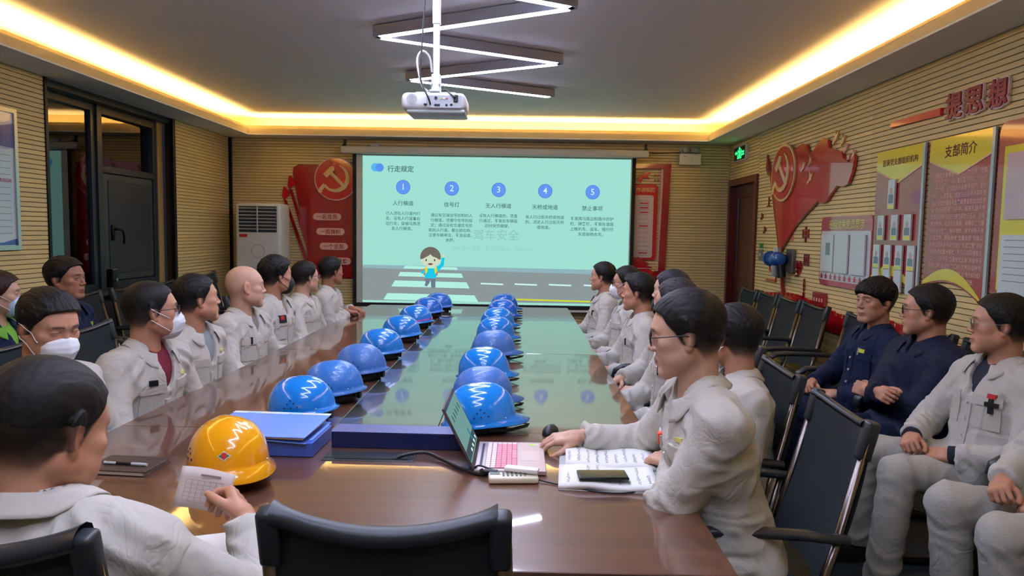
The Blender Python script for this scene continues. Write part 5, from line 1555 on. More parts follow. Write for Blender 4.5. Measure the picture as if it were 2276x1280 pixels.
# yellow and blue helmets
def helmet_meshes():
    """shell facing +x: dome, ridges, lip, peak"""
    a, bb, h = .132, .108, .128
    def shell_r(u, w):   # u angle around, w 0..1 rim->top
        ph = w*PI/2
        c = math.cos(ph)**.80; s = math.sin(ph)**.94
        x = a*c*math.cos(u); y = bb*c*math.sin(u); z = h*s
        # raised centre band and two grooves running front to back
        k = math.exp(-(y/.022)**2)*math.sin(min(1, w*1.6)*PI/2)*.0045
        k += math.exp(-((abs(y)-.052)/.007)**2)*(-.0018)*(w > .12)
        # notch lines at the sides
        l = math.sqrt((x/a)**2+(y/bb)**2+(z/h)**2)
        z += k; 
        return Vector((x, y, z+.0))
    b = MB(); nu, nw = 48, 16; R = []
    for j in range(nw):
        w = j/nw; R.append([b.bm.verts.new(shell_r(2*PI*i/nu, w)) for i in range(nu)])
    top = b.bm.verts.new((0, 0, h+.0045))
    for j in range(nw-1):
        for i in range(nu): b.bm.faces.new((R[j][i], R[j][(i+1) % nu], R[j+1][(i+1) % nu], R[j+1][i]))
    for i in range(nu): b.bm.faces.new((R[-1][i], R[-1][(i+1) % nu], top))
    # lip and peak
    lip = []; lip2 = []
    for i in range(nu):
        u = 2*PI*i/nu; p = shell_r(u, 0); f = max(0, math.cos(u)); bk = max(0, -math.cos(u))
        ext = .009+.040*f**2.2+.006*bk**2; dn = -.006-.014*f**2
        n = Vector((math.cos(u), math.sin(u)*1.05, 0)).normalized()
        lip.append(b.bm.verts.new(p+n*ext+Vector((0, 0, dn)))); lip2.append(b.bm.verts.new(p+n*(ext-.003)+Vector((0, 0, dn-.0035))))
    inner = [b.bm.verts.new(shell_r(2*PI*i/nu, 0)*.965+Vector((0, 0, -.003))) for i in range(nu)]
    for A, B in ((lip, R[0]), (lip2, lip), (inner, lip2)):
        for i in range(nu): b.bm.faces.new((A[i], A[(i+1) % nu], B[(i+1) % nu], B[i]))
    shell = b.mesh('shell', True)
    vents = []
    for (y, z) in ((0, .030), (.013, .043), (-.013, .043), (.026, .030), (-.0, .056), (-.026, .030)):
        for sd in (-1, 1):
            # on the side of the dome: find the radius there
            uu = sd*PI/2+y/.13; p0 = None
            for w in np.linspace(0, .9, 60):
                q = shell_r(uu, w)
                if q.z >= z: p0 = q; break
            n = Vector((p0.x/a**2, p0.y/bb**2, p0.z/h**2)).normalized()
            v = MB(); v.cyl(p0-n*.002, p0+n*.0008, .0032, seg=8); vents.append(v.mesh('vent_hole'))
    hbm = MB()
    rr_ = [Vector((.098*math.cos(t), .080*math.sin(t), 0)) for t in [2*PI*i/32 for i in range(32)]]
    for z0, z1, s0, s1 in ((-.050, -.004, .97, 1.06),):
        A = [hbm.bm.verts.new(Vector((p.x*s0, p.y*s0, z0+(.010*math.cos(math.atan2(p.y, p.x))))))for p in rr_]; B = [hbm.bm.verts.new(Vector((p.x*s1, p.y*s1, z1))) for p in rr_]
        C_ = [hbm.bm.verts.new(Vector((p.x*s1*.96, p.y*s1*.96, z1))) for p in rr_]; D = [hbm.bm.verts.new(Vector((p.x*s0*.96, p.y*s0*.96, z0+(.010*math.cos(math.atan2(p.y, p.x)))))) for p in rr_]
        for i in range(32):
            j = (i+1) % 32
            for P_, Q in ((A, B), (B, C_), (C_, D), (D, A)): hbm.bm.faces.new((P_[i], P_[j], Q[j], Q[i]))
    band = hbm.mesh('headband', True)
    kb = MB(); kb.cyl((-.104, 0, -.028), (-.118, 0, -.030), .018, seg=18); kb.box((-.103, 0, -.022), (.010, .075, .026), .004); knob = kb.mesh('ratchet_knob')
    sb = MB(); sb.tube([(.03, .078, -.02), (.02, .080, -.030), (.06, .070, -.042), (.13, .035, -.042), (.175, .0, -.042), (.165, -.02, -.042), (.10, -.05, -.042), (.03, -.078, -.028), (.02, -.080, -.01)], .006, 6, flat=(1, .3)); strap = sb.mesh('chin_strap', True)
    rv = []
    for u in (.85, -.85, 2.3, -2.3):
        p = shell_r(u, .05); v = MB(); v.sph(p, .0032, 8); rv.append(v.mesh('rivet', True))
    return shell, vents, band, knob, strap, rv
HM = helmet_meshes()
M_HB = mat('headband_black', (16, 17, 19), .5)
M_VENT = mat('vent_dark', (6, 14, 40), .8)
M_STRAP = mat('strap_grey', (70, 76, 74), .7)
def shell_mat(name, rgb, rough, coat, scuff):
    m = mat(name, rgb, rough, 0, coat, noise=((5, 5, 5), .05), spec=.5)
    if scuff and not m.get('scuffed'):
        nt = m.node_tree; b = nt.nodes['Principled BSDF']; tc = nt.nodes['Texture Coordinate']
        n = nt.nodes.new('ShaderNodeTexNoise'); n.inputs['Scale'].default_value = 38; n.inputs['Detail'].default_value = 8; n.inputs['Distortion'].default_value = 2.5
        mr = nt.nodes.new('ShaderNodeMapRange'); mr.inputs['From Min'].default_value = .56; mr.inputs['From Max'].default_value = .72; mr.inputs['To Max'].default_value = scuff
        mx = nt.nodes.new('ShaderNodeMix'); mx.data_type = 'RGBA'; mx.inputs['B'].default_value = lin((150, 180, 220))
        src = b.inputs['Base Color'].links[0].from_socket
        nt.links.new(tc.outputs['Object'], n.inputs['Vector']); nt.links.new(n.outputs['Fac'], mr.inputs['Value'])
        nt.links.new(mr.outputs[0], mx.inputs['Factor']); nt.links.new(src, mx.inputs['A']); nt.links.new(mx.outputs['Result'], b.inputs['Base Color'])
        m['scuffed'] = 1
    return m
def helmet(label, x, y, deg, m, tilt=-7, group=None, strap=False, name='safety_helmet', size=1.0, vents=True, z=None, roll=0):
    t = thing(name, label, 'helmet', (x, y, TZ+(.046*size if z is None else z)), math.radians(deg), group)
    t.rotation_euler = (math.radians(roll), math.radians(-tilt), math.radians(deg)); t.scale = (size,)*3
    def add(nm, me, mm):
        if not me.materials: me.materials.append(mm)
        o = bpy.data.objects.new(nm, me); COL.objects.link(o); o.parent = t
        if len(me.materials) and me.materials[0] != mm:
            o.material_slots[0].link = 'OBJECT'; o.material_slots[0].material = mm
        return o
    add('shell', HM[0], m)
    if vents:
        for v in HM[1]: add('vent_hole', v, M_VENT)
    add('headband', HM[2], M_HB); add('ratchet_knob', HM[3], M_HB)
    if strap: add('chin_strap', HM[4], M_STRAP)
    for v in HM[5]: add('rivet', v, mat('steel_light', (186, 190, 192), .35, .6))
    return t
HB = [shell_mat('helmet_blue', (16, 120, 208), .22, .7, 0), shell_mat('helmet_blue_scuffed', (36, 114, 196), .38, .3, .55), shell_mat('helmet_blue_deep', (20, 100, 196), .25, .6, 0), shell_mat('helmet_blue_worn', (54, 110, 188), .42, .25, .3), shell_mat('helmet_blue_bright', (12, 130, 222), .18, .8, 0)]
LH = [(-.84, 2.72, 4, 'glossy bright blue helmet behind the blue folder'), (-.805, 3.06, 1, 'scuffed blue helmet, second from the folder'), (-.79, 3.53, 3, 'dull blue helmet without highlights, third in the left row'), (-.80, 4.10, 0, 'glossy blue helmet with a pale green lining, fourth in the left row'),
      (-.79, 4.76, 0, 'plain blue helmet fifth in the left row, before the striped one'), (-.795, 5.46, 0, 'blue helmet with a pink stripe round its rim'), (-.785, 6.12, 2, 'dark blue helmet second from the screen in the left row'), (-.75, 6.62, 2, 'dark blue helmet nearest the screen in the left row')]
rh_ = random.Random(4)
for i, (x, y, mi, lab) in enumerate(LH):
    h = helmet(lab, x, y, 180+rh_.uniform(-8, 8), HB[mi], tilt=-6+rh_.uniform(-2, 2), group='blue helmets in the left row on the table')
    if i == 5:
        for k, dz in enumerate((.012, .019)):
            b = MB(); pts = []
            for a in range(40):
                u = 2*PI*a/40; ph = math.asin(min(1, (dz/.128))**(1/.94)); c = math.cos(ph)**.80
                pts.append((.134*c*math.cos(u), .110*c*math.sin(u), dz))
            b.tube(pts, .0016, 5, closed=True); b.build('pink_stripe', mat('pink_stripe', (220, 60, 160), .5), h)
RH = [(-.135, 2.64, 4, 'large glossy blue helmet right behind the laptop'), (-.145, 3.00, 3, 'faded blue helmet behind the one at the laptop'), (-.165, 3.52, 4, 'clean blue helmet third from the laptop with its strap loose on the table'), (-.140, 4.14, 3, 'dull blue helmet fourth from the laptop'),
      (-.15, 4.80, 0, 'blue helmet fifth from the laptop with highlights on top'), (-.155, 5.40, 0, 'blue helmet sixth from the laptop'), (-.135, 6.08, 2, 'blue helmet second from the screen in the right row'), (-.13, 6.64, 2, 'dark blue helmet nearest the screen in the right row')]
for i, (x, y, mi, lab) in enumerate(RH):
    helmet(lab, x, y, rh_.uniform(-9, 9), HB[mi], tilt=5+rh_.uniform(-2, 2), group='blue helmets in the right row on the table', strap=True, size=.99 if i else 1.04, z=.044)
yh = helmet('yellow safety helmet with a small shield sticker at the table end', -.865, 2.075, -52, shell_mat('helmet_yellow', (246, 168, 8), .2, .8, 0), tilt=4, name='yellow_helmet', size=1.06, vents=True, z=.046)
def on_shell(u, z, out=.0008):
    ph = math.asin(min(1, z/.128)**(1/.94)); c = math.cos(ph)**.80
    p = Vector((.132*c*math.cos(u), .108*c*math.sin(u), z)); n = Vector((p.x/.132**2, p.y/.108**2, p.z/.128**2)).normalized()
    return p+n*out, n
def sticker(t, u, z, pts, m, out, name='sticker'):
    b = MB(); vs = []
    for a, c in pts:
        p, n = on_shell(u+a/.12, z+c, out); vs.append(b.bm.verts.new(p))
    cpt, n = on_shell(u, z, out); cv = b.bm.verts.new(cpt)
    for i in range(len(vs)): b.bm.faces.new((cv, vs[i], vs[(i+1) % len(vs)]))
    return b.build(name, m, t)
us = -.42
sticker(yh, us, .046, [(-.021, 0), (-.010, -.006), (0, -.013), (.010, -.006), (.021, 0), (.010, .006), (0, .013), (-.010, .006)], mat('sticker_white', (214, 210, 190), .5), .0009)
sticker(yh, us, .046, [(-.016, 0), (0, -.009), (.016, 0), (0, .009)], mat('sticker_green', (40, 130, 60), .5), .0013)
sticker(yh, us, .046, [(-.007, .007), (-.007, -.003), (0, -.010), (.007, -.003), (.007, .007), (0, .009)], mat('label_red', (196, 30, 34), .5), .0017, 'shield')
# raised frames on the yellow dome
for s in (-1, 1):
    b = MB(); ring_ = []
    for (u_, z_) in ((-.42+s*.52, .088), (-.42+s*.52, .118), (-.42+s*.16, .121), (-.42+s*.16, .090)): pass
# notebook, pen
nbk = thing('notebook', 'closed dark brown notebook at the table end', 'notebook', (-1.205, 2.135, TZ), math.radians(-5))
b = MB(); b.box((0, 0, .002), (.20, .14, .002), .0008); b.build('cover', mat('notebook_brown', (62, 48, 44), .5), nbk)
b = MB(); b.box((-.002, 0, .008), (.192, .134, .010)); b.build('pages', mat('paper_cream', (206, 196, 178), .8), nbk)
b = MB(); b.box((0, 0, .0145), (.20, .14, .003), .001); b.build('cover', mat('notebook_brown', (62, 48, 44), .5), nbk)
pn = thing('pen', 'clear capped pen with a black grip on the brown notebook', 'pen', (-1.20, 2.115, TZ+.0215), math.radians(-6))
b = MB(); b.cyl((-.07, 0, 0), (-.03, 0, 0), .0050, seg=12); b.build('cap', mat('pen_clear', (190, 200, 200), .15), pn)
b = MB(); b.cyl((-.03, 0, 0), (.02, 0, 0), .0048, seg=12); b.build('grip', M_HB, pn)
b = MB(); b.cyl((.02, 0, 0), (.07, 0, 0), .0048, seg=12); b.build('barrel', mat('pen_clear', (190, 200, 200), .15), pn)
b = MB(); b.box((-.045, 0, .006), (.04, .003, .0015)); b.build('clip', mat('chrome', (200, 200, 200), .15, 1), pn)
# laptop: hinge along the left edge, user sits to the right
lp = thing('laptop', 'open silver laptop with pink keyboard, its screen leaning to the left', 'laptop', (-.015, 2.285, TZ), math.radians(0))
M_ALU = mat('laptop_silver', (190, 172, 170), .32, .5)
b = MB(); b.box((0, 0, .009), (.225, .30, .014), .003, seg=2); b.build('base', M_ALU, lp)
b = MB(); b.box((-.094, 0, .0168), (.008, .24, .0022), .0005); b.build('hinge_strip', M_HB, lp)
b = MB(); b.box((-.030, 0, .0163), (.102, .262, .0012)); b.build('keyboard_well', mat('key_well', (150, 110, 116), .6), lp)
M_KEY = mat('key_pink', (246, 150, 164), .6); M_KEY2 = mat('key_white', (236, 214, 216), .6)
kme = MB(); kme.box((0, 0, 0), (.0145, .0162, .0022), .0006); kmesh = kme.mesh('key')
sme = MB(); sme.box((0, 0, 0), (.0145, .088, .0022), .0006); smesh = sme.mesh('key')
for r in range(6):
    for c in range(14):
        if r == 5 and 4 <= c <= 8:
            if c != 6: continue
            me = smesh
        else: me = kmesh
        o = bpy.data.objects.new('key', me); COL.objects.link(o); o.parent = lp
        if not me.materials: me.materials.append(M_KEY)
        if r < 2 or c < 1: o.material_slots[0].link = 'OBJECT'; o.material_slots[0].material = M_KEY2
        o.location = (-.072+r*.0168, .1235-c*.0190, .0180)
b = MB(); b.box((.065, 0, .0163), (.062, .105, .0008), .0002); b.build('touchpad', mat('touchpad', (200, 182, 182), .3, .3), lp)
b = MB(); b.box((.072, .118, .0164), (.018, .018, .0006)); b.build('sticker', mat('label_lime', (190, 220, 60), .5), lp)
b = MB(); b.box((.088, .118, .0164), (.010, .022, .0006)); b.build('sticker', mat('label_silver', (190, 196, 200), .4), lp)
ld = bpy.data.objects.new('lid', None); COL.objects.link(ld); ld.parent = lp; ld.location = (-.112, 0, .014); ld.rotation_euler = (0, math.radians(-27), 0)
ld.name = 'lid'
def lidbox(name, x0, x1, y0, y1, z0, z1, m, bev=.0015):
    b = MB(); b.box(((x0+x1)/2, (y0+y1)/2, (z0+z1)/2), (x1-x0, y1-y0, z1-z0), bev); return b.build(name, m, ld)
lidbox('lid_shell', -.006, 0, -.15, .15, 0, .215, mat('laptop_lid', (90, 78, 80), .4, .5), .002)
lidbox('bezel', 0, .001, -.147, .147, .003, .212, mat('bezel_black', (18, 18, 20), .35), 0)
lidbox('display', .001, .0015, -.138, .138, .020, .200, emit_mat('laptop_display', (96, 132, 130), .75), 0)
lidbox('display_band', .0016, .0019, -.138, .138, .026, .060, emit_mat('laptop_road', (58, 70, 74), .75), 0)
for k in range(5): lidbox('display_mark', .0016, .0019, .085-k*.045, .095-k*.045, .150, .172, emit_mat('laptop_mark', (40, 60, 66), .6), 0)
lidbox('display_figure', .0016, .0020, .04, .06, .040, .085, emit_mat('laptop_figure', (40, 120, 150), .6), 0)
for k in range(4): lidbox('display_mark', .0017, .0021, .10-k*.05, .12-k*.05, .030, .040, emit_mat('laptop_stripe', (190, 220, 214), .8), 0)
# remote controls
rc = thing('remote_tray', 'cream air-conditioner remote control with small buttons lying before the laptop', 'remote control', (-.005, 2.085, TZ), math.radians(4))
b = MB(); b.box((0, 0, .011), (.150, .058, .020), .006, seg=3); b.build('case', mat('remote_cream', (226, 216, 190), .4), rc, angle=45)
b = MB(); b.box((-.055, .012, .0215), (.030, .028, .001)); b.build('display', mat('remote_lcd', (60, 100, 110), .2), rc)
for i in range(6):
    for j in range(3):
        b = MB(); b.box((-.030+i*.013, -.012+j*.014, .0222), (.007, .007, .003), .001); b.build('key', mat('key_grey', (120, 126, 134), .5), rc)
r2 = thing('white_remote', 'slim white remote lying askew on top of the cream one', 'remote control', (.015, 2.10, TZ+.026), math.radians(-14))
b = MB(); b.box((0.005, 0, .007), (.105, .032, .013), .004, seg=2); b.build('case', mat('remote_white', (232, 230, 224), .35), r2, angle=45)
pl_ = thing('plug_adapter', 'black video plug hanging on the cable beside the remotes', 'plug', (-.075, 2.115, TZ+.012), math.radians(-15))
b = MB(); b.box((0, 0, .006), (.046, .020, .012), .003); b.build('plug_body', M_HB, pl_)
b = MB(); b.cyl((-.024, -.0, .004), (-.030, -.0, -.0), .011, seg=14); b.build('ferrite', M_HB, pl_)
cord('thick_cable', 'thick black cable from the cable outlet to the laptop', [(-.40, 2.262, TZ+.001), (-.37, 2.275, TZ+.012), (-.30, 2.29, TZ+.018), (-.24, 2.25, TZ+.010), (-.17, 2.17, TZ+.007), (-.11, 2.125, TZ+.008), (-.09, 2.12, TZ+.014)], .0062, M_CBL)
cord('short_cable', 'short black cable looping from the laptop hinge corner', [(-.115, 2.16, TZ+.012), (-.125, 2.145, TZ+.02), (-.11, 2.14, TZ+.028), (-.08, 2.13, TZ+.022), (-.06, 2.115, TZ+.02)], .003, M_CBL)
cord('thin_cable', 'thin black cord running past the open notebook to the table edge', [(.068, 2.088, TZ+.006), (.11, 2.065, TZ+.004), (.16, 2.045, TZ+.003), (.22, 2.012, TZ+.003), (.30, 1.995, TZ+.003), (.38, 2.015, TZ+.003), (.46, 2.02, TZ+.003)], .0026, M_CBL)
ms = thing('computer_mouse', 'black computer mouse lying behind the hand on the keyboard', 'mouse', (.13, 2.60, TZ), math.radians(70))
b = MB(); b.sph((0, 0, .004), .05, 20, (1, .58, .62)); bmesh.ops.bisect_plane(b.bm, geom=b.bm.verts[:]+b.bm.edges[:]+b.bm.faces[:], plane_co=(0, 0, .001), plane_no=(0, 0, 1), clear_inner=True); b.build('mouse_body', M_HB, ms, True)
b = MB(); b.cyl((.025, -.004, .027), (.025, .004, .027), .006, seg=12); b.build('wheel', mat('key_grey', (120, 126, 134), .5), ms)
# open notebook, phone
ob = thing('open_notebook', 'open white exercise book with handwriting before the man at the laptop', 'notebook', (.295, 2.20, TZ), math.radians(-4))
def pagefn(s):
    def fn(u, v):
        x = (u-.5)*.29; y = (v-.5)*.19
        yy = .095*s+y; z = .016-.009*abs(2*v-1)**2*0+.010*math.sin(PI*(v if s < 0 else v))*.5+.004*math.sin(u*9+s)
        return Vector((x+.010*s, yy, z)), Vector((0, 0, 1))
    return fn
for s in (-1, 1):
    b = MB(); b.grid(pagefn(s), 14, 8, thick=.014); b.build('page_block', mat('paper_white', (226, 226, 220), .8), ob, True)
    b = MB(); rr = random.Random(8+s)
    for c in range(9):
        xx = -.125+c*.030+(.0 if s < 0 else .004)
        for k in range(int(rr.uniform(5, 15)) if not (3 < c < 6 and s < 0) else 3):
            yy = .095*s-.078+k*.0108; zz_ = .0215+.004*math.sin((xx/.29+.5)*9+s)
            b.box((xx+rr.uniform(-.002, .002), yy, zz_+.0006), (rr.uniform(.006, .013), .0009, .0004), 0, Matrix.Rotation(rr.uniform(-.6, .6), 3, 'Z'))
            b.box((xx+rr.uniform(-.003, .003), yy+.003, zz_+.0006), (.0009, rr.uniform(.004, .008), .0004), 0, Matrix.Rotation(rr.uniform(-.5, .5), 3, 'Z'))
    o = b.build('handwriting', mat('ink', (50, 56, 78), .7), ob)
b = MB(); b.box((0, 0, .001), (.31, .385, .002), .0005); b.build('cover', mat('paper_grey', (176, 178, 176), .8), ob)
ph_ = thing('smartphone', 'black smartphone with a dark green-lit glass lying on the open notebook', 'phone', (.262, 2.068, TZ+.0265), math.radians(3))
b = MB(); b.box((0, 0, .004), (.148, .072, .008), .003, seg=3); b.build('phone_body', mat('phone_black', (20, 24, 24), .3, .3), ph_, angle=45)
b = MB(); b.box((0, 0, .0083), (.140, .066, .0006), .0002); b.build('phone_glass', mat('phone_glass', (40, 54, 50), .06, 0, 1), ph_)
# loose paper at the near corner
pp = thing('white_paper', 'corner of a white sheet on the table in front of the near man', 'paper', (-.72, 1.60, TZ), math.radians(20))
b = MB(); b.box((0, 0, .001), (.21, .148, .001)); b.build('sheet', mat('paper_white', (226, 226, 220), .8), pp)

# ================================================================ CHAIRS (all face +y in their own frame)
M_FAB = mat('chair_fabric', (34, 40, 43), rough=.8, bump=((500, 500, 500), .35, .0006), spec=.3)
M_MESHB = mat('chair_mesh', (30, 36, 38), rough=.6, bump=((900, 30, 60), .4, .0008), spec=.3)
M_PLA = mat('chair_plastic', (38, 43, 48), rough=.38)
M_CHR = mat('chair_chrome', (112, 104, 98), rough=.28, metal=1.0)
def back_pt(u, v, off=0.0):
    """u -1..1 across, v 0..1 up the backrest"""
    z = .50+v*.497; y = -.215-.115*v-.02*math.sin(PI*v)
    dip = -.030*(1-u*u)*v**3; bow = -.035*(1-u*u)
    return Vector((u*(.210-.006*v), y+bow+off, z+dip))
def make_chair(mesh_back=False):
    t = thing('conference_chair', '', 'chair', (0, 0, 0))
    b = MB(); b.grid(lambda u, v: (Vector(((u-.5)*.47*(1-.05*v), -.20+v*.44, .455+.012*math.sin(PI*v)-.012*abs(2*u-1)**2-.03*max(0, v-.8)**1*2*.3)), Vector((0, 0, 1))), 10, 10, thick=.055)
    b.build('seat', M_FAB, t, angle=50)
    b = MB(); b.grid(lambda u, v: (back_pt(u*2-1, v*.93, .012), Vector((0, 1, .2))), 12, 10, thick=.012 if mesh_back else .030)
    b.build('backrest', M_MESHB if mesh_back else M_FAB, t, angle=50)
    # top rail with deeper caps at both ends
    b = MB()
    rk = 1.0 if mesh_back else .55
    def rail(u, v):
        x = u*2-1; a = v*2*PI; p = back_pt(x, .965)
        e = abs(x)**14
        return p+Vector((0, .016*math.cos(a)*(1+.5*e)*(rk+.3), (.020+.004*e)*rk*math.sin(a)-.004)), Vector((0, math.cos(a), math.sin(a)))
    b.grid(rail, 30, 10)
    b.build('top_rail', M_PLA, t, angle=55)
    for s in (-1, 1):
        b = MB(); p = back_pt(s, .93); b.box((p.x+s*.006, p.y+.0, p.z-.030), (.042, .040, .115), .010, Matrix.Rotation(math.radians(13), 3, 'X'), seg=2); b.build('rail_cap', M_PLA, t, angle=50)
        q0, q1 = back_pt(s, .86), back_pt(s, .0)
        pts = [q0+Vector((s*.010, .0, 0)), q1+Vector((s*.022, .0, 0)), Vector((s*.245, -.19, .44)), Vector((s*.245, -.06, .415)), Vector((s*.245, .16, .415))]
        b = MB(); b.tube(pts, .014, 8, flat=(.7, 1.2)); b.build('back_frame', M_CHR, t, True)
        # sled leg: from the arm down to the floor and back
        pts = [Vector((s*.262, .17, .655)), Vector((s*.262, .185, .60)), Vector((s*.262, .215, .30)), Vector((s*.262, .235, .06)), Vector((s*.262, .225, .022)), Vector((s*.262, .18, .014)), Vector((s*.262, -.22, .014))]
        b = MB(); b.tube(pts, .0125, 8); b.build('leg', M_CHR, t, True)
        # arm pad, dropping at its front end
        arm = [Vector((s*.262, -.27, .665)), Vector((s*.262, -.15, .675)), Vector((s*.262, .05, .678)), Vector((s*.262, .14, .672)), Vector((s*.262, .185, .645)), Vector((s*.262, .198, .605))]
        b = MB(); b.tube(arm, [.020, .022, .024, .025, .026, .022], 10, flat=(1.0, .7)); b.build('armrest', M_PLA, t, True)
        b = MB(); b.tube([Vector((s*.262, -.24, .655)), Vector((s*.255, -.20, .50)), Vector((s*.245, -.18, .43))], .011, 6); b.build('arm_support', M_CHR, t, True)
    for x_, y_, z_ in ((.262, -.20, .014), (.25, .12, .412), (.25, -.12, .412)):
        b = MB(); b.tube([(-x_, y_, z_), (x_, y_, z_)], .012, 8); b.build('cross_bar', M_CHR, t, True)
    return t
chair_a = make_chair(False); chair_m = make_chair(True)
_used = {'a': False, 'm': False}
def chair(label, x, y, deg, group=None, kind='a', s=1.0):
    """deg = compass direction the sitter faces (0=+x, 90=+y)"""
    src = chair_a if kind == 'a' else chair_m
    o = src if not _used[kind] else copy_tree(src); _used[kind] = True
    o.location = (x, y, 0.008); o.rotation_euler = (0, 0, math.radians(deg-90)); o.scale = (s, s, s)
    o['label'] = label
    if group: o['group'] = group
    elif 'group' in o: del o['group']
    return o
chair('empty black chair with its curved back to the viewer at the near table end', -.235, 1.575, 90, kind='m', s=1.0)
chair('black chair under the man holding the paper, its back corner at the lower left', -.925, 1.455, 91, kind='m', s=1.0)
# right side of the table, facing -x
gR = 'chairs along the right side of the table'
chair('dark chair behind the man at the laptop, turned a little outwards', .665, 2.165, 176, gR)
RCH = [(.72, 2.80, 177), (.80, 3.46, 179), (.82, 4.02, 178), (.80, 4.62, 180), (.82, 5.26, 182), (.78, 5.92, 180)]
RN = ['dark chair of the white-masked man behind the laptop user', 'chair of the fifth man from the screen, right table side', 'chair of the fourth man from the screen, right table side', 'chair of the third man from the screen, right table side', 'chair of the masked man second from the screen, right table side', 'chair of the man nearest the screen, right table side']
for (x, y, a), n in zip(RCH, RN): chair(n, x, y, a, gR)
gL = 'chairs along the left side of the table'
LCH = [(-1.88, 2.38, 0), (-1.86, 3.00, 0), (-1.88, 3.60, 3), (-1.86, 4.20, 0), (-1.86, 4.84, 0), (-1.84, 5.42, 0), (-1.80, 6.02, 0)]
LN = ['chair of the man looking down in a white mask', 'chair of the man in glasses and white mask', 'chair of the man before the bald one, left table side', 'chair of the bald man', 'chair of the man in the black mask', 'chair of the second man from the screen, left table side', 'chair of the man nearest the screen, left table side']
for (x, y, a), n in zip(LCH, LN): chair(n, x, y, a, gL)
gB = 'chairs in a row along the right wall'
BCH = [(1.95, 6.95, 'farthest empty chair by the dark door'), (1.95, 6.43, 'second empty chair from the dark door'), (1.95, 5.92, 'third empty chair from the dark door'), (1.95, 5.41, 'fourth empty chair from the dark door, armrests in front'),
       (1.95, 4.65, 'fifth empty chair from the dark door, before the tower relief'),
       (2.0, 3.98, 'chair of the young man in navy at the right wall'), (2.0, 3.44, 'chair of the man in navy with black glasses'), (2.0, 2.90, 'chair of the man in white by the study board'), (2.0, 2.34, 'chair of the seated figure whose head is out of view'), (2.0, 1.80, 'chair nearest the camera at the right wall')]
for x, y, n in BCH: chair(n, x, y, 180, gB)
gW = 'chairs in a row along the left wall'
WCH = [(-2.96, 3.55, 'chair of the woman at the left edge'), (-2.98, 4.15, 'chair of the man in navy before the window'), (-3.0, 4.75, 'black chair beside the navy man, below the window'), (-3.0, 5.35, 'second black chair below the window'), (-3.0, 5.95, 'third black chair below the window'), (-3.0, 6.55, 'fourth black chair left of the air conditioner'), (-2.80, 7.05, 'black chair in front of the air conditioner, behind the bald man')]
for x, y, n in WCH: chair(n, x, y, 0, gW, s=1.06 if y > 7 else 1.0)

# ================================================================ PEOPLE
def white_marks(H, y=True, pen=None, logo=None):
    """embroidery, clips and pens at the pockets; parts of the person"""
    if y: H['patch']('embroidery', -.11, -.075, .098, .110, .004, mat('thread_yellow', (214, 206, 110), .8), 2, 2)
    if pen: H['patch']('pocket_clip', pen[0], pen[0]+.011, pen[1], pen[1]+.040, .011, mat('clip_black', (24, 24, 26), .5), 2, 3)
    if logo: H['patch']('badge', logo[0], logo[0]+.028, logo[1], logo[1]+.02, .010, mat('badge_red', (190, 40, 40), .5), 2, 2)
gl = 'men in white jackets along the left side of the table'
# --- near man, back to the camera
H = person('stocky person in white seen from behind, reading a small slip at the table end', (-.895, 1.31), 1.243, 68, 92, lean=16, pitch=-17, neck=-.022, hair='buzz', skin='mid', fat=2.2, hw=1.08, hs=1.11, lod=0, sh=.035, belly=.03,
           arms_world={1: dict(wrist=(-.615, 1.565, .835), hand=(-.55, .75, .35), back=(.8, .3, .5), curl='pinch', pole=(.9, -.5, -.9)), -1: dict(wrist=(-.98, 1.56, .80), hand=(.5, .8, 0), curl='relax', pole=(-.9, -.5, -.6))}, legs=True, slump=.3)
pa = thing('paper_slip', 'small printed paper slip held up by the near man', 'paper', (-.745, 1.645, .872))
pa.rotation_euler = (math.radians(-20), math.radians(6), math.radians(-4))
def pfn(u, v): return Vector(((u-.5)*.135, .004*math.sin(u*5), (v-.5)*.095+.003*math.sin(u*4))), Vector((0, -1, 0))
b = MB(); b.grid(pfn, 10, 4, thick=.0008); b.build('sheet', mat('paper_slip', (206, 192, 182), .8), pa, True)
b = MB()
for r in range(6): b.box((.005, -.0022-.001, .020-r*.010), (.105, .0006, .0006))
for c in range(8): b.box((-.048+c*.015, -.0032, -.004), (.0006, .0006, .05))
b.box((.01, -.0032, .033), (.05, .0006, .005)); b.build('printed_lines', mat('print_grey', (130, 120, 116), .8), pa)
# --- left side of the table
H = person('person with a white folded mask and cropped hair looking down, white jacket', (-1.615, 2.40), 1.272, 338, -10, lean=8, pitch=-15, hair='crop', skin='mid', hw=1.0, hs=1.02, lod=0, eye=.15, fat=1, sh=.01, group=gl); add_mask(H); white_marks(H)
H = person('person in black glasses and white mask with a maroon shirt under a white jacket', (-1.57, 3.0), 1.262, 36, -12, lean=8, pitch=2, hair='buzz', skin='mid', hw=1.03, hs=1.04, lod=0, fat=1, shirt=(110, 20, 44), sh=.01, open_=1.5, group=gl); add_mask(H); add_glasses(H); white_marks(H)
H['patch']('phone', .075, .110, .105, .128, .012, mat('phone_black', (20, 24, 24), .3, .3), 2, 2)
H = person('person with thick black hair in profile, white jacket over a grey T-shirt', (-1.65, 3.60), 1.256, 38, -10, lean=6, pitch=4, hair='short', skin='mid', hw=1.06, hs=1.04, lod=0, fat=2, shirt=(130, 136, 142), open_=1.5, group=gl); white_marks(H)
H = person('bald person in a white jacket turned towards the screen', (-1.63, 4.20), 1.275, 30, -12, lean=4, hair='none', skin='pale', hw=1.05, hs=1.06, lod=1, fat=1.5, group=gl, shirt=(120, 110, 100)); white_marks(H, False, pen=(.08, .12))
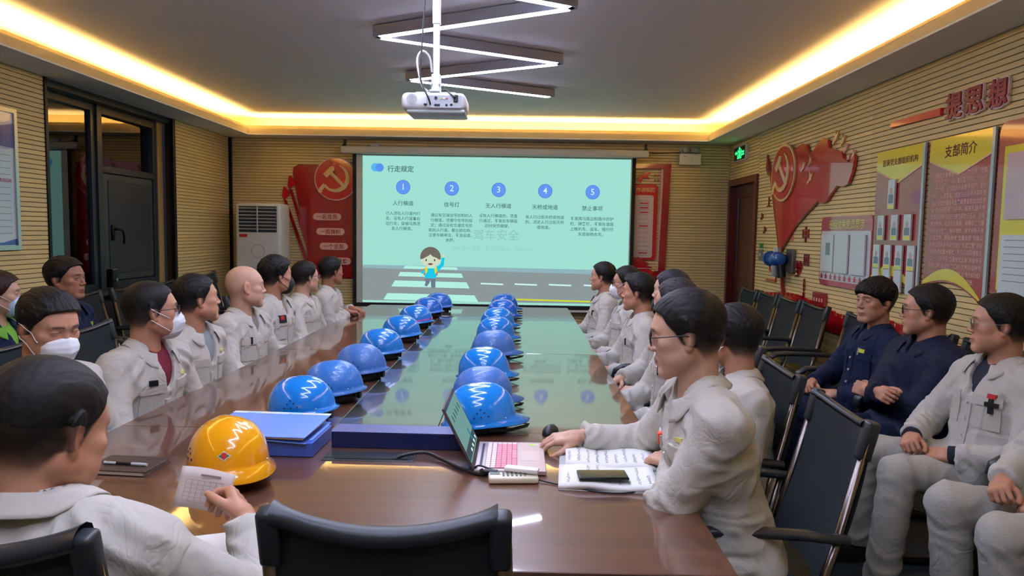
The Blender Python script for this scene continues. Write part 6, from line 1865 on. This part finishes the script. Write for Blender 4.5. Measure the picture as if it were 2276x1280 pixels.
H = person('person in a black mask with tall black hair, white jacket with a dark badge', (-1.67, 4.85), 1.30, 42, -8, lean=4, hair='bushy', skin='mid', hw=1.0, hs=1.05, lod=1, group=gl, shirt=(130, 116, 100)); add_mask(H, 'black')
H['patch']('dark_badge', .055, .115, .095, .145, .012, mat('badge_dark', (40, 40, 44), .4), 2, 2); H['patch']('badge_stripe', .080, .105, .10, .125, .014, mat('badge_red', (190, 40, 40), .5), 2, 2)
H = person('person in thin black glasses second from the screen on the left side', (-1.64, 5.42), 1.25, 45, -6, lean=4, hair='short', skin='pale', lod=1, group=gl, shirt=(210, 200, 190)); add_glasses(H)
H = person('lean person nearest the screen on the left side, hands on the table corner', (-1.60, 6.02), 1.262, 45, 0, lean=6, hair='crop', skin='tan', hw=.97, lod=1, group=gl, shirt=(150, 130, 120), arms_world={1: dict(wrist=(-1.47, 6.02, .80), hand=(.8, .5, -.1), curl='relax'), -1: dict(wrist=(-1.47, 6.24, .80), hand=(.9, -.3, -.1), curl='relax')})
# --- back row left
H = person('person in a navy work jacket before the dark window', (-2.70, 4.18), 1.305, 2, 0, lean=2, hair='crop', coat='navy', pants='navy', skin='tan', hw=1.05, hs=1.05, lod=1, fat=1, shirt=(40, 46, 60))
H['patch']('embroidery', -.11, -.085, .105, .12, .012, mat('thread_lime', (190, 200, 60), .8), 2, 2); H['patch']('pen_clip', -.098, -.090, .12, .15, .012, mat('steel_light', (186, 190, 192), .35, .6), 1, 2)
H = person('person with long dark hair, pale mask and green collar at the left edge', (-2.66, 3.58), 1.25, 30, 0, lean=2, hair='long', coat='navy_work', pants='dark', skin='pale', hw=.95, hs=.95, lod=1, hair_col=(52, 30, 28), shirt=(120, 180, 60), sh=-.02, collar_m=mat('collar_green', (112, 176, 58), .8)); add_mask(H, 'blue')
# --- right side of the table
gr = 'men in white jackets along the right side of the table'
H = person('person in black glasses working at the laptop, white jacket, leaning on the table', (.495, 2.06), 1.335, 166, 176, lean=15, pitch=-10, hair='short', skin='pale', hw=1.04, hs=1.05, lod=0, fat=.8, sh=.02, shirt=(206, 200, 186), group=gr, twist=8,
           arms_world={1: dict(wrist=(.215, 2.40, .80), hand=(-1, -.10, -.10), back=(0, -.12, 1), curl='type', pole=(.7, -.2, -.7)), -1: dict(wrist=(.50, 2.16, .795), hand=(-.55, .75, -.05), back=(-.2, 0, 1), curl='relax', pole=(-1, .35, -.5))}); add_glasses(H)
H['patch']('badge', .045, .068, .12, .15, .012, mat('badge_orange', (230, 70, 40), .5), 2, 2); white_marks(H)
p = H['W'][1]
H = person('person with a white ear loop seen from behind, hidden by the laptop user', (.835, 2.72), 1.232, 128, 178, lean=4, hair='crop', skin='mid', lod=1, hs=1.02, group=gr); add_mask(H)
H = person('person almost hidden behind the laptop user, only the top of his grey-black hair showing', (.76, 3.40), 1.285, 140, 180, lean=4, hair='crop', skin='pale', lod=1, group=gr, hair_col=(44, 44, 48), arms='lap', shirt=(40, 40, 44)); white_marks(H, False, pen=(-.09, .12))
H = person('person with dark brushed-up hair fourth from the screen on the right side', (.86, 3.98), 1.30, 148, 180, lean=2, hair='short', skin='pale', lod=1, group=gr, hair_col=(36, 36, 42)); white_marks(H, False, pen=(-.09, .12))
H = person('person with quiffed hair third from the screen on the right side', (.78, 4.58), 1.245, 158, 182, lean=4, hair='crop', skin='mid', lod=1, hs=1.02, group=gr, hair_extra=lambda q: .012*sstep(q[:, 1], .02, .07)*sstep(q[:, 2], .05, .09)); white_marks(H, False, pen=(-.09, .12))
H = person('person in glasses and white mask second from the screen on the right side', (.80, 5.24), 1.258, 165, 182, lean=2, hair='crop', skin='mid', lod=1, group=gr); add_mask(H); add_glasses(H)
H = person('person nearest the screen on the right side with hands clasped', (.705, 5.92), 1.262, 160, 182, lean=2, hair='short', skin='mid', lod=1, fat=1, group=gr); white_marks(H, False, pen=(-.10, .11))
# --- back row right
H = person('young person in a navy work jacket with fringe, facing the room from the right wall', (2.02, 4.0), 1.268, 196, 182, lean=-2, hair='fringe', coat='navy', pants='navy', skin='mid', lod=0, hs=1.04, shirt=(30, 36, 60), arms='lap', open_=.8)
H['patch']('name_tag', -.105, -.07, .105, .125, .012, mat('thread_lime', (190, 200, 60), .8), 2, 2); H['patch']('pen_clip', -.068, -.060, .10, .14, .012, mat('steel_light', (186, 190, 192), .35, .6), 1, 2)
H = person('person in a padded navy coat and black glasses, arms folded', (2.0, 3.46), 1.275, 152, 184, lean=0, hair='short', coat='navy_padded', pants='navy', skin='mid', lod=0, hs=1.05, hw=1.03, fat=1.5, sh=.03, padded=True, arms='crossed', shirt=(26, 30, 50), pockets=False, open_=.4); add_glasses(H)
H = person('person in silver glasses and white jacket with black clip, hands clasped on lap', (2.0, 2.93), 1.275, 153, 186, lean=-2, hair='short', skin='mid', lod=0, hs=1.05, hw=1.02, fat=1, shirt=(30, 34, 50), arms='lap', open_=1.2,
           knees={1: (1.60, 3.22, .53), -1: (1.58, 2.86, .54)}, feet={1: (1.62, 3.22, .10), -1: (1.50, 2.80, .10)}); add_glasses(H, (190, 180, 160), .0013, .8)
H['patch']('black_clip', -.113, -.100, .13, .19, .018, mat('clip_black', (24, 24, 26), .5), 2, 3); H['patch']('black_clip', -.130, -.088, .145, .162, .018, mat('clip_black', (24, 24, 26), .5), 2, 2); H['patch']('badge', -.118, -.09, .112, .13, .012, mat('badge_red', (190, 40, 40), .5), 2, 2)
for sg in (-1, 1):
    c = Vector(H['W'][sg]); d = Vector(H['g'][sg]); b = MB(); b.cyl(c-d*.035, c+d*.012, .038, .036, 20); b.build('knit_cuff', mat('cuff_navy', (24, 28, 40), .9), H['root'], True)
H = person('seated figure in white with head beyond the right edge, only lap and knees in view', (2.0, 2.34), 1.29, 180, 180, lean=-2, hair='short', lod=0, arms='lap', knees={1: (1.53, 2.52, .55), -1: (1.54, 2.22, .55)}, feet={1: (1.60, 2.48, .10), -1: (1.62, 2.20, .10)})
H = person('seated figure at the lower right corner, only one white trouser knee in view', (2.0, 1.80), 1.28, 180, 180, lean=-2, hair='short', lod=1, arms='lap', knees={1: (1.50, 1.98, .55), -1: (1.52, 1.68, .55)}, feet={1: (1.55, 1.98, .10), -1: (1.56, 1.68, .10)})
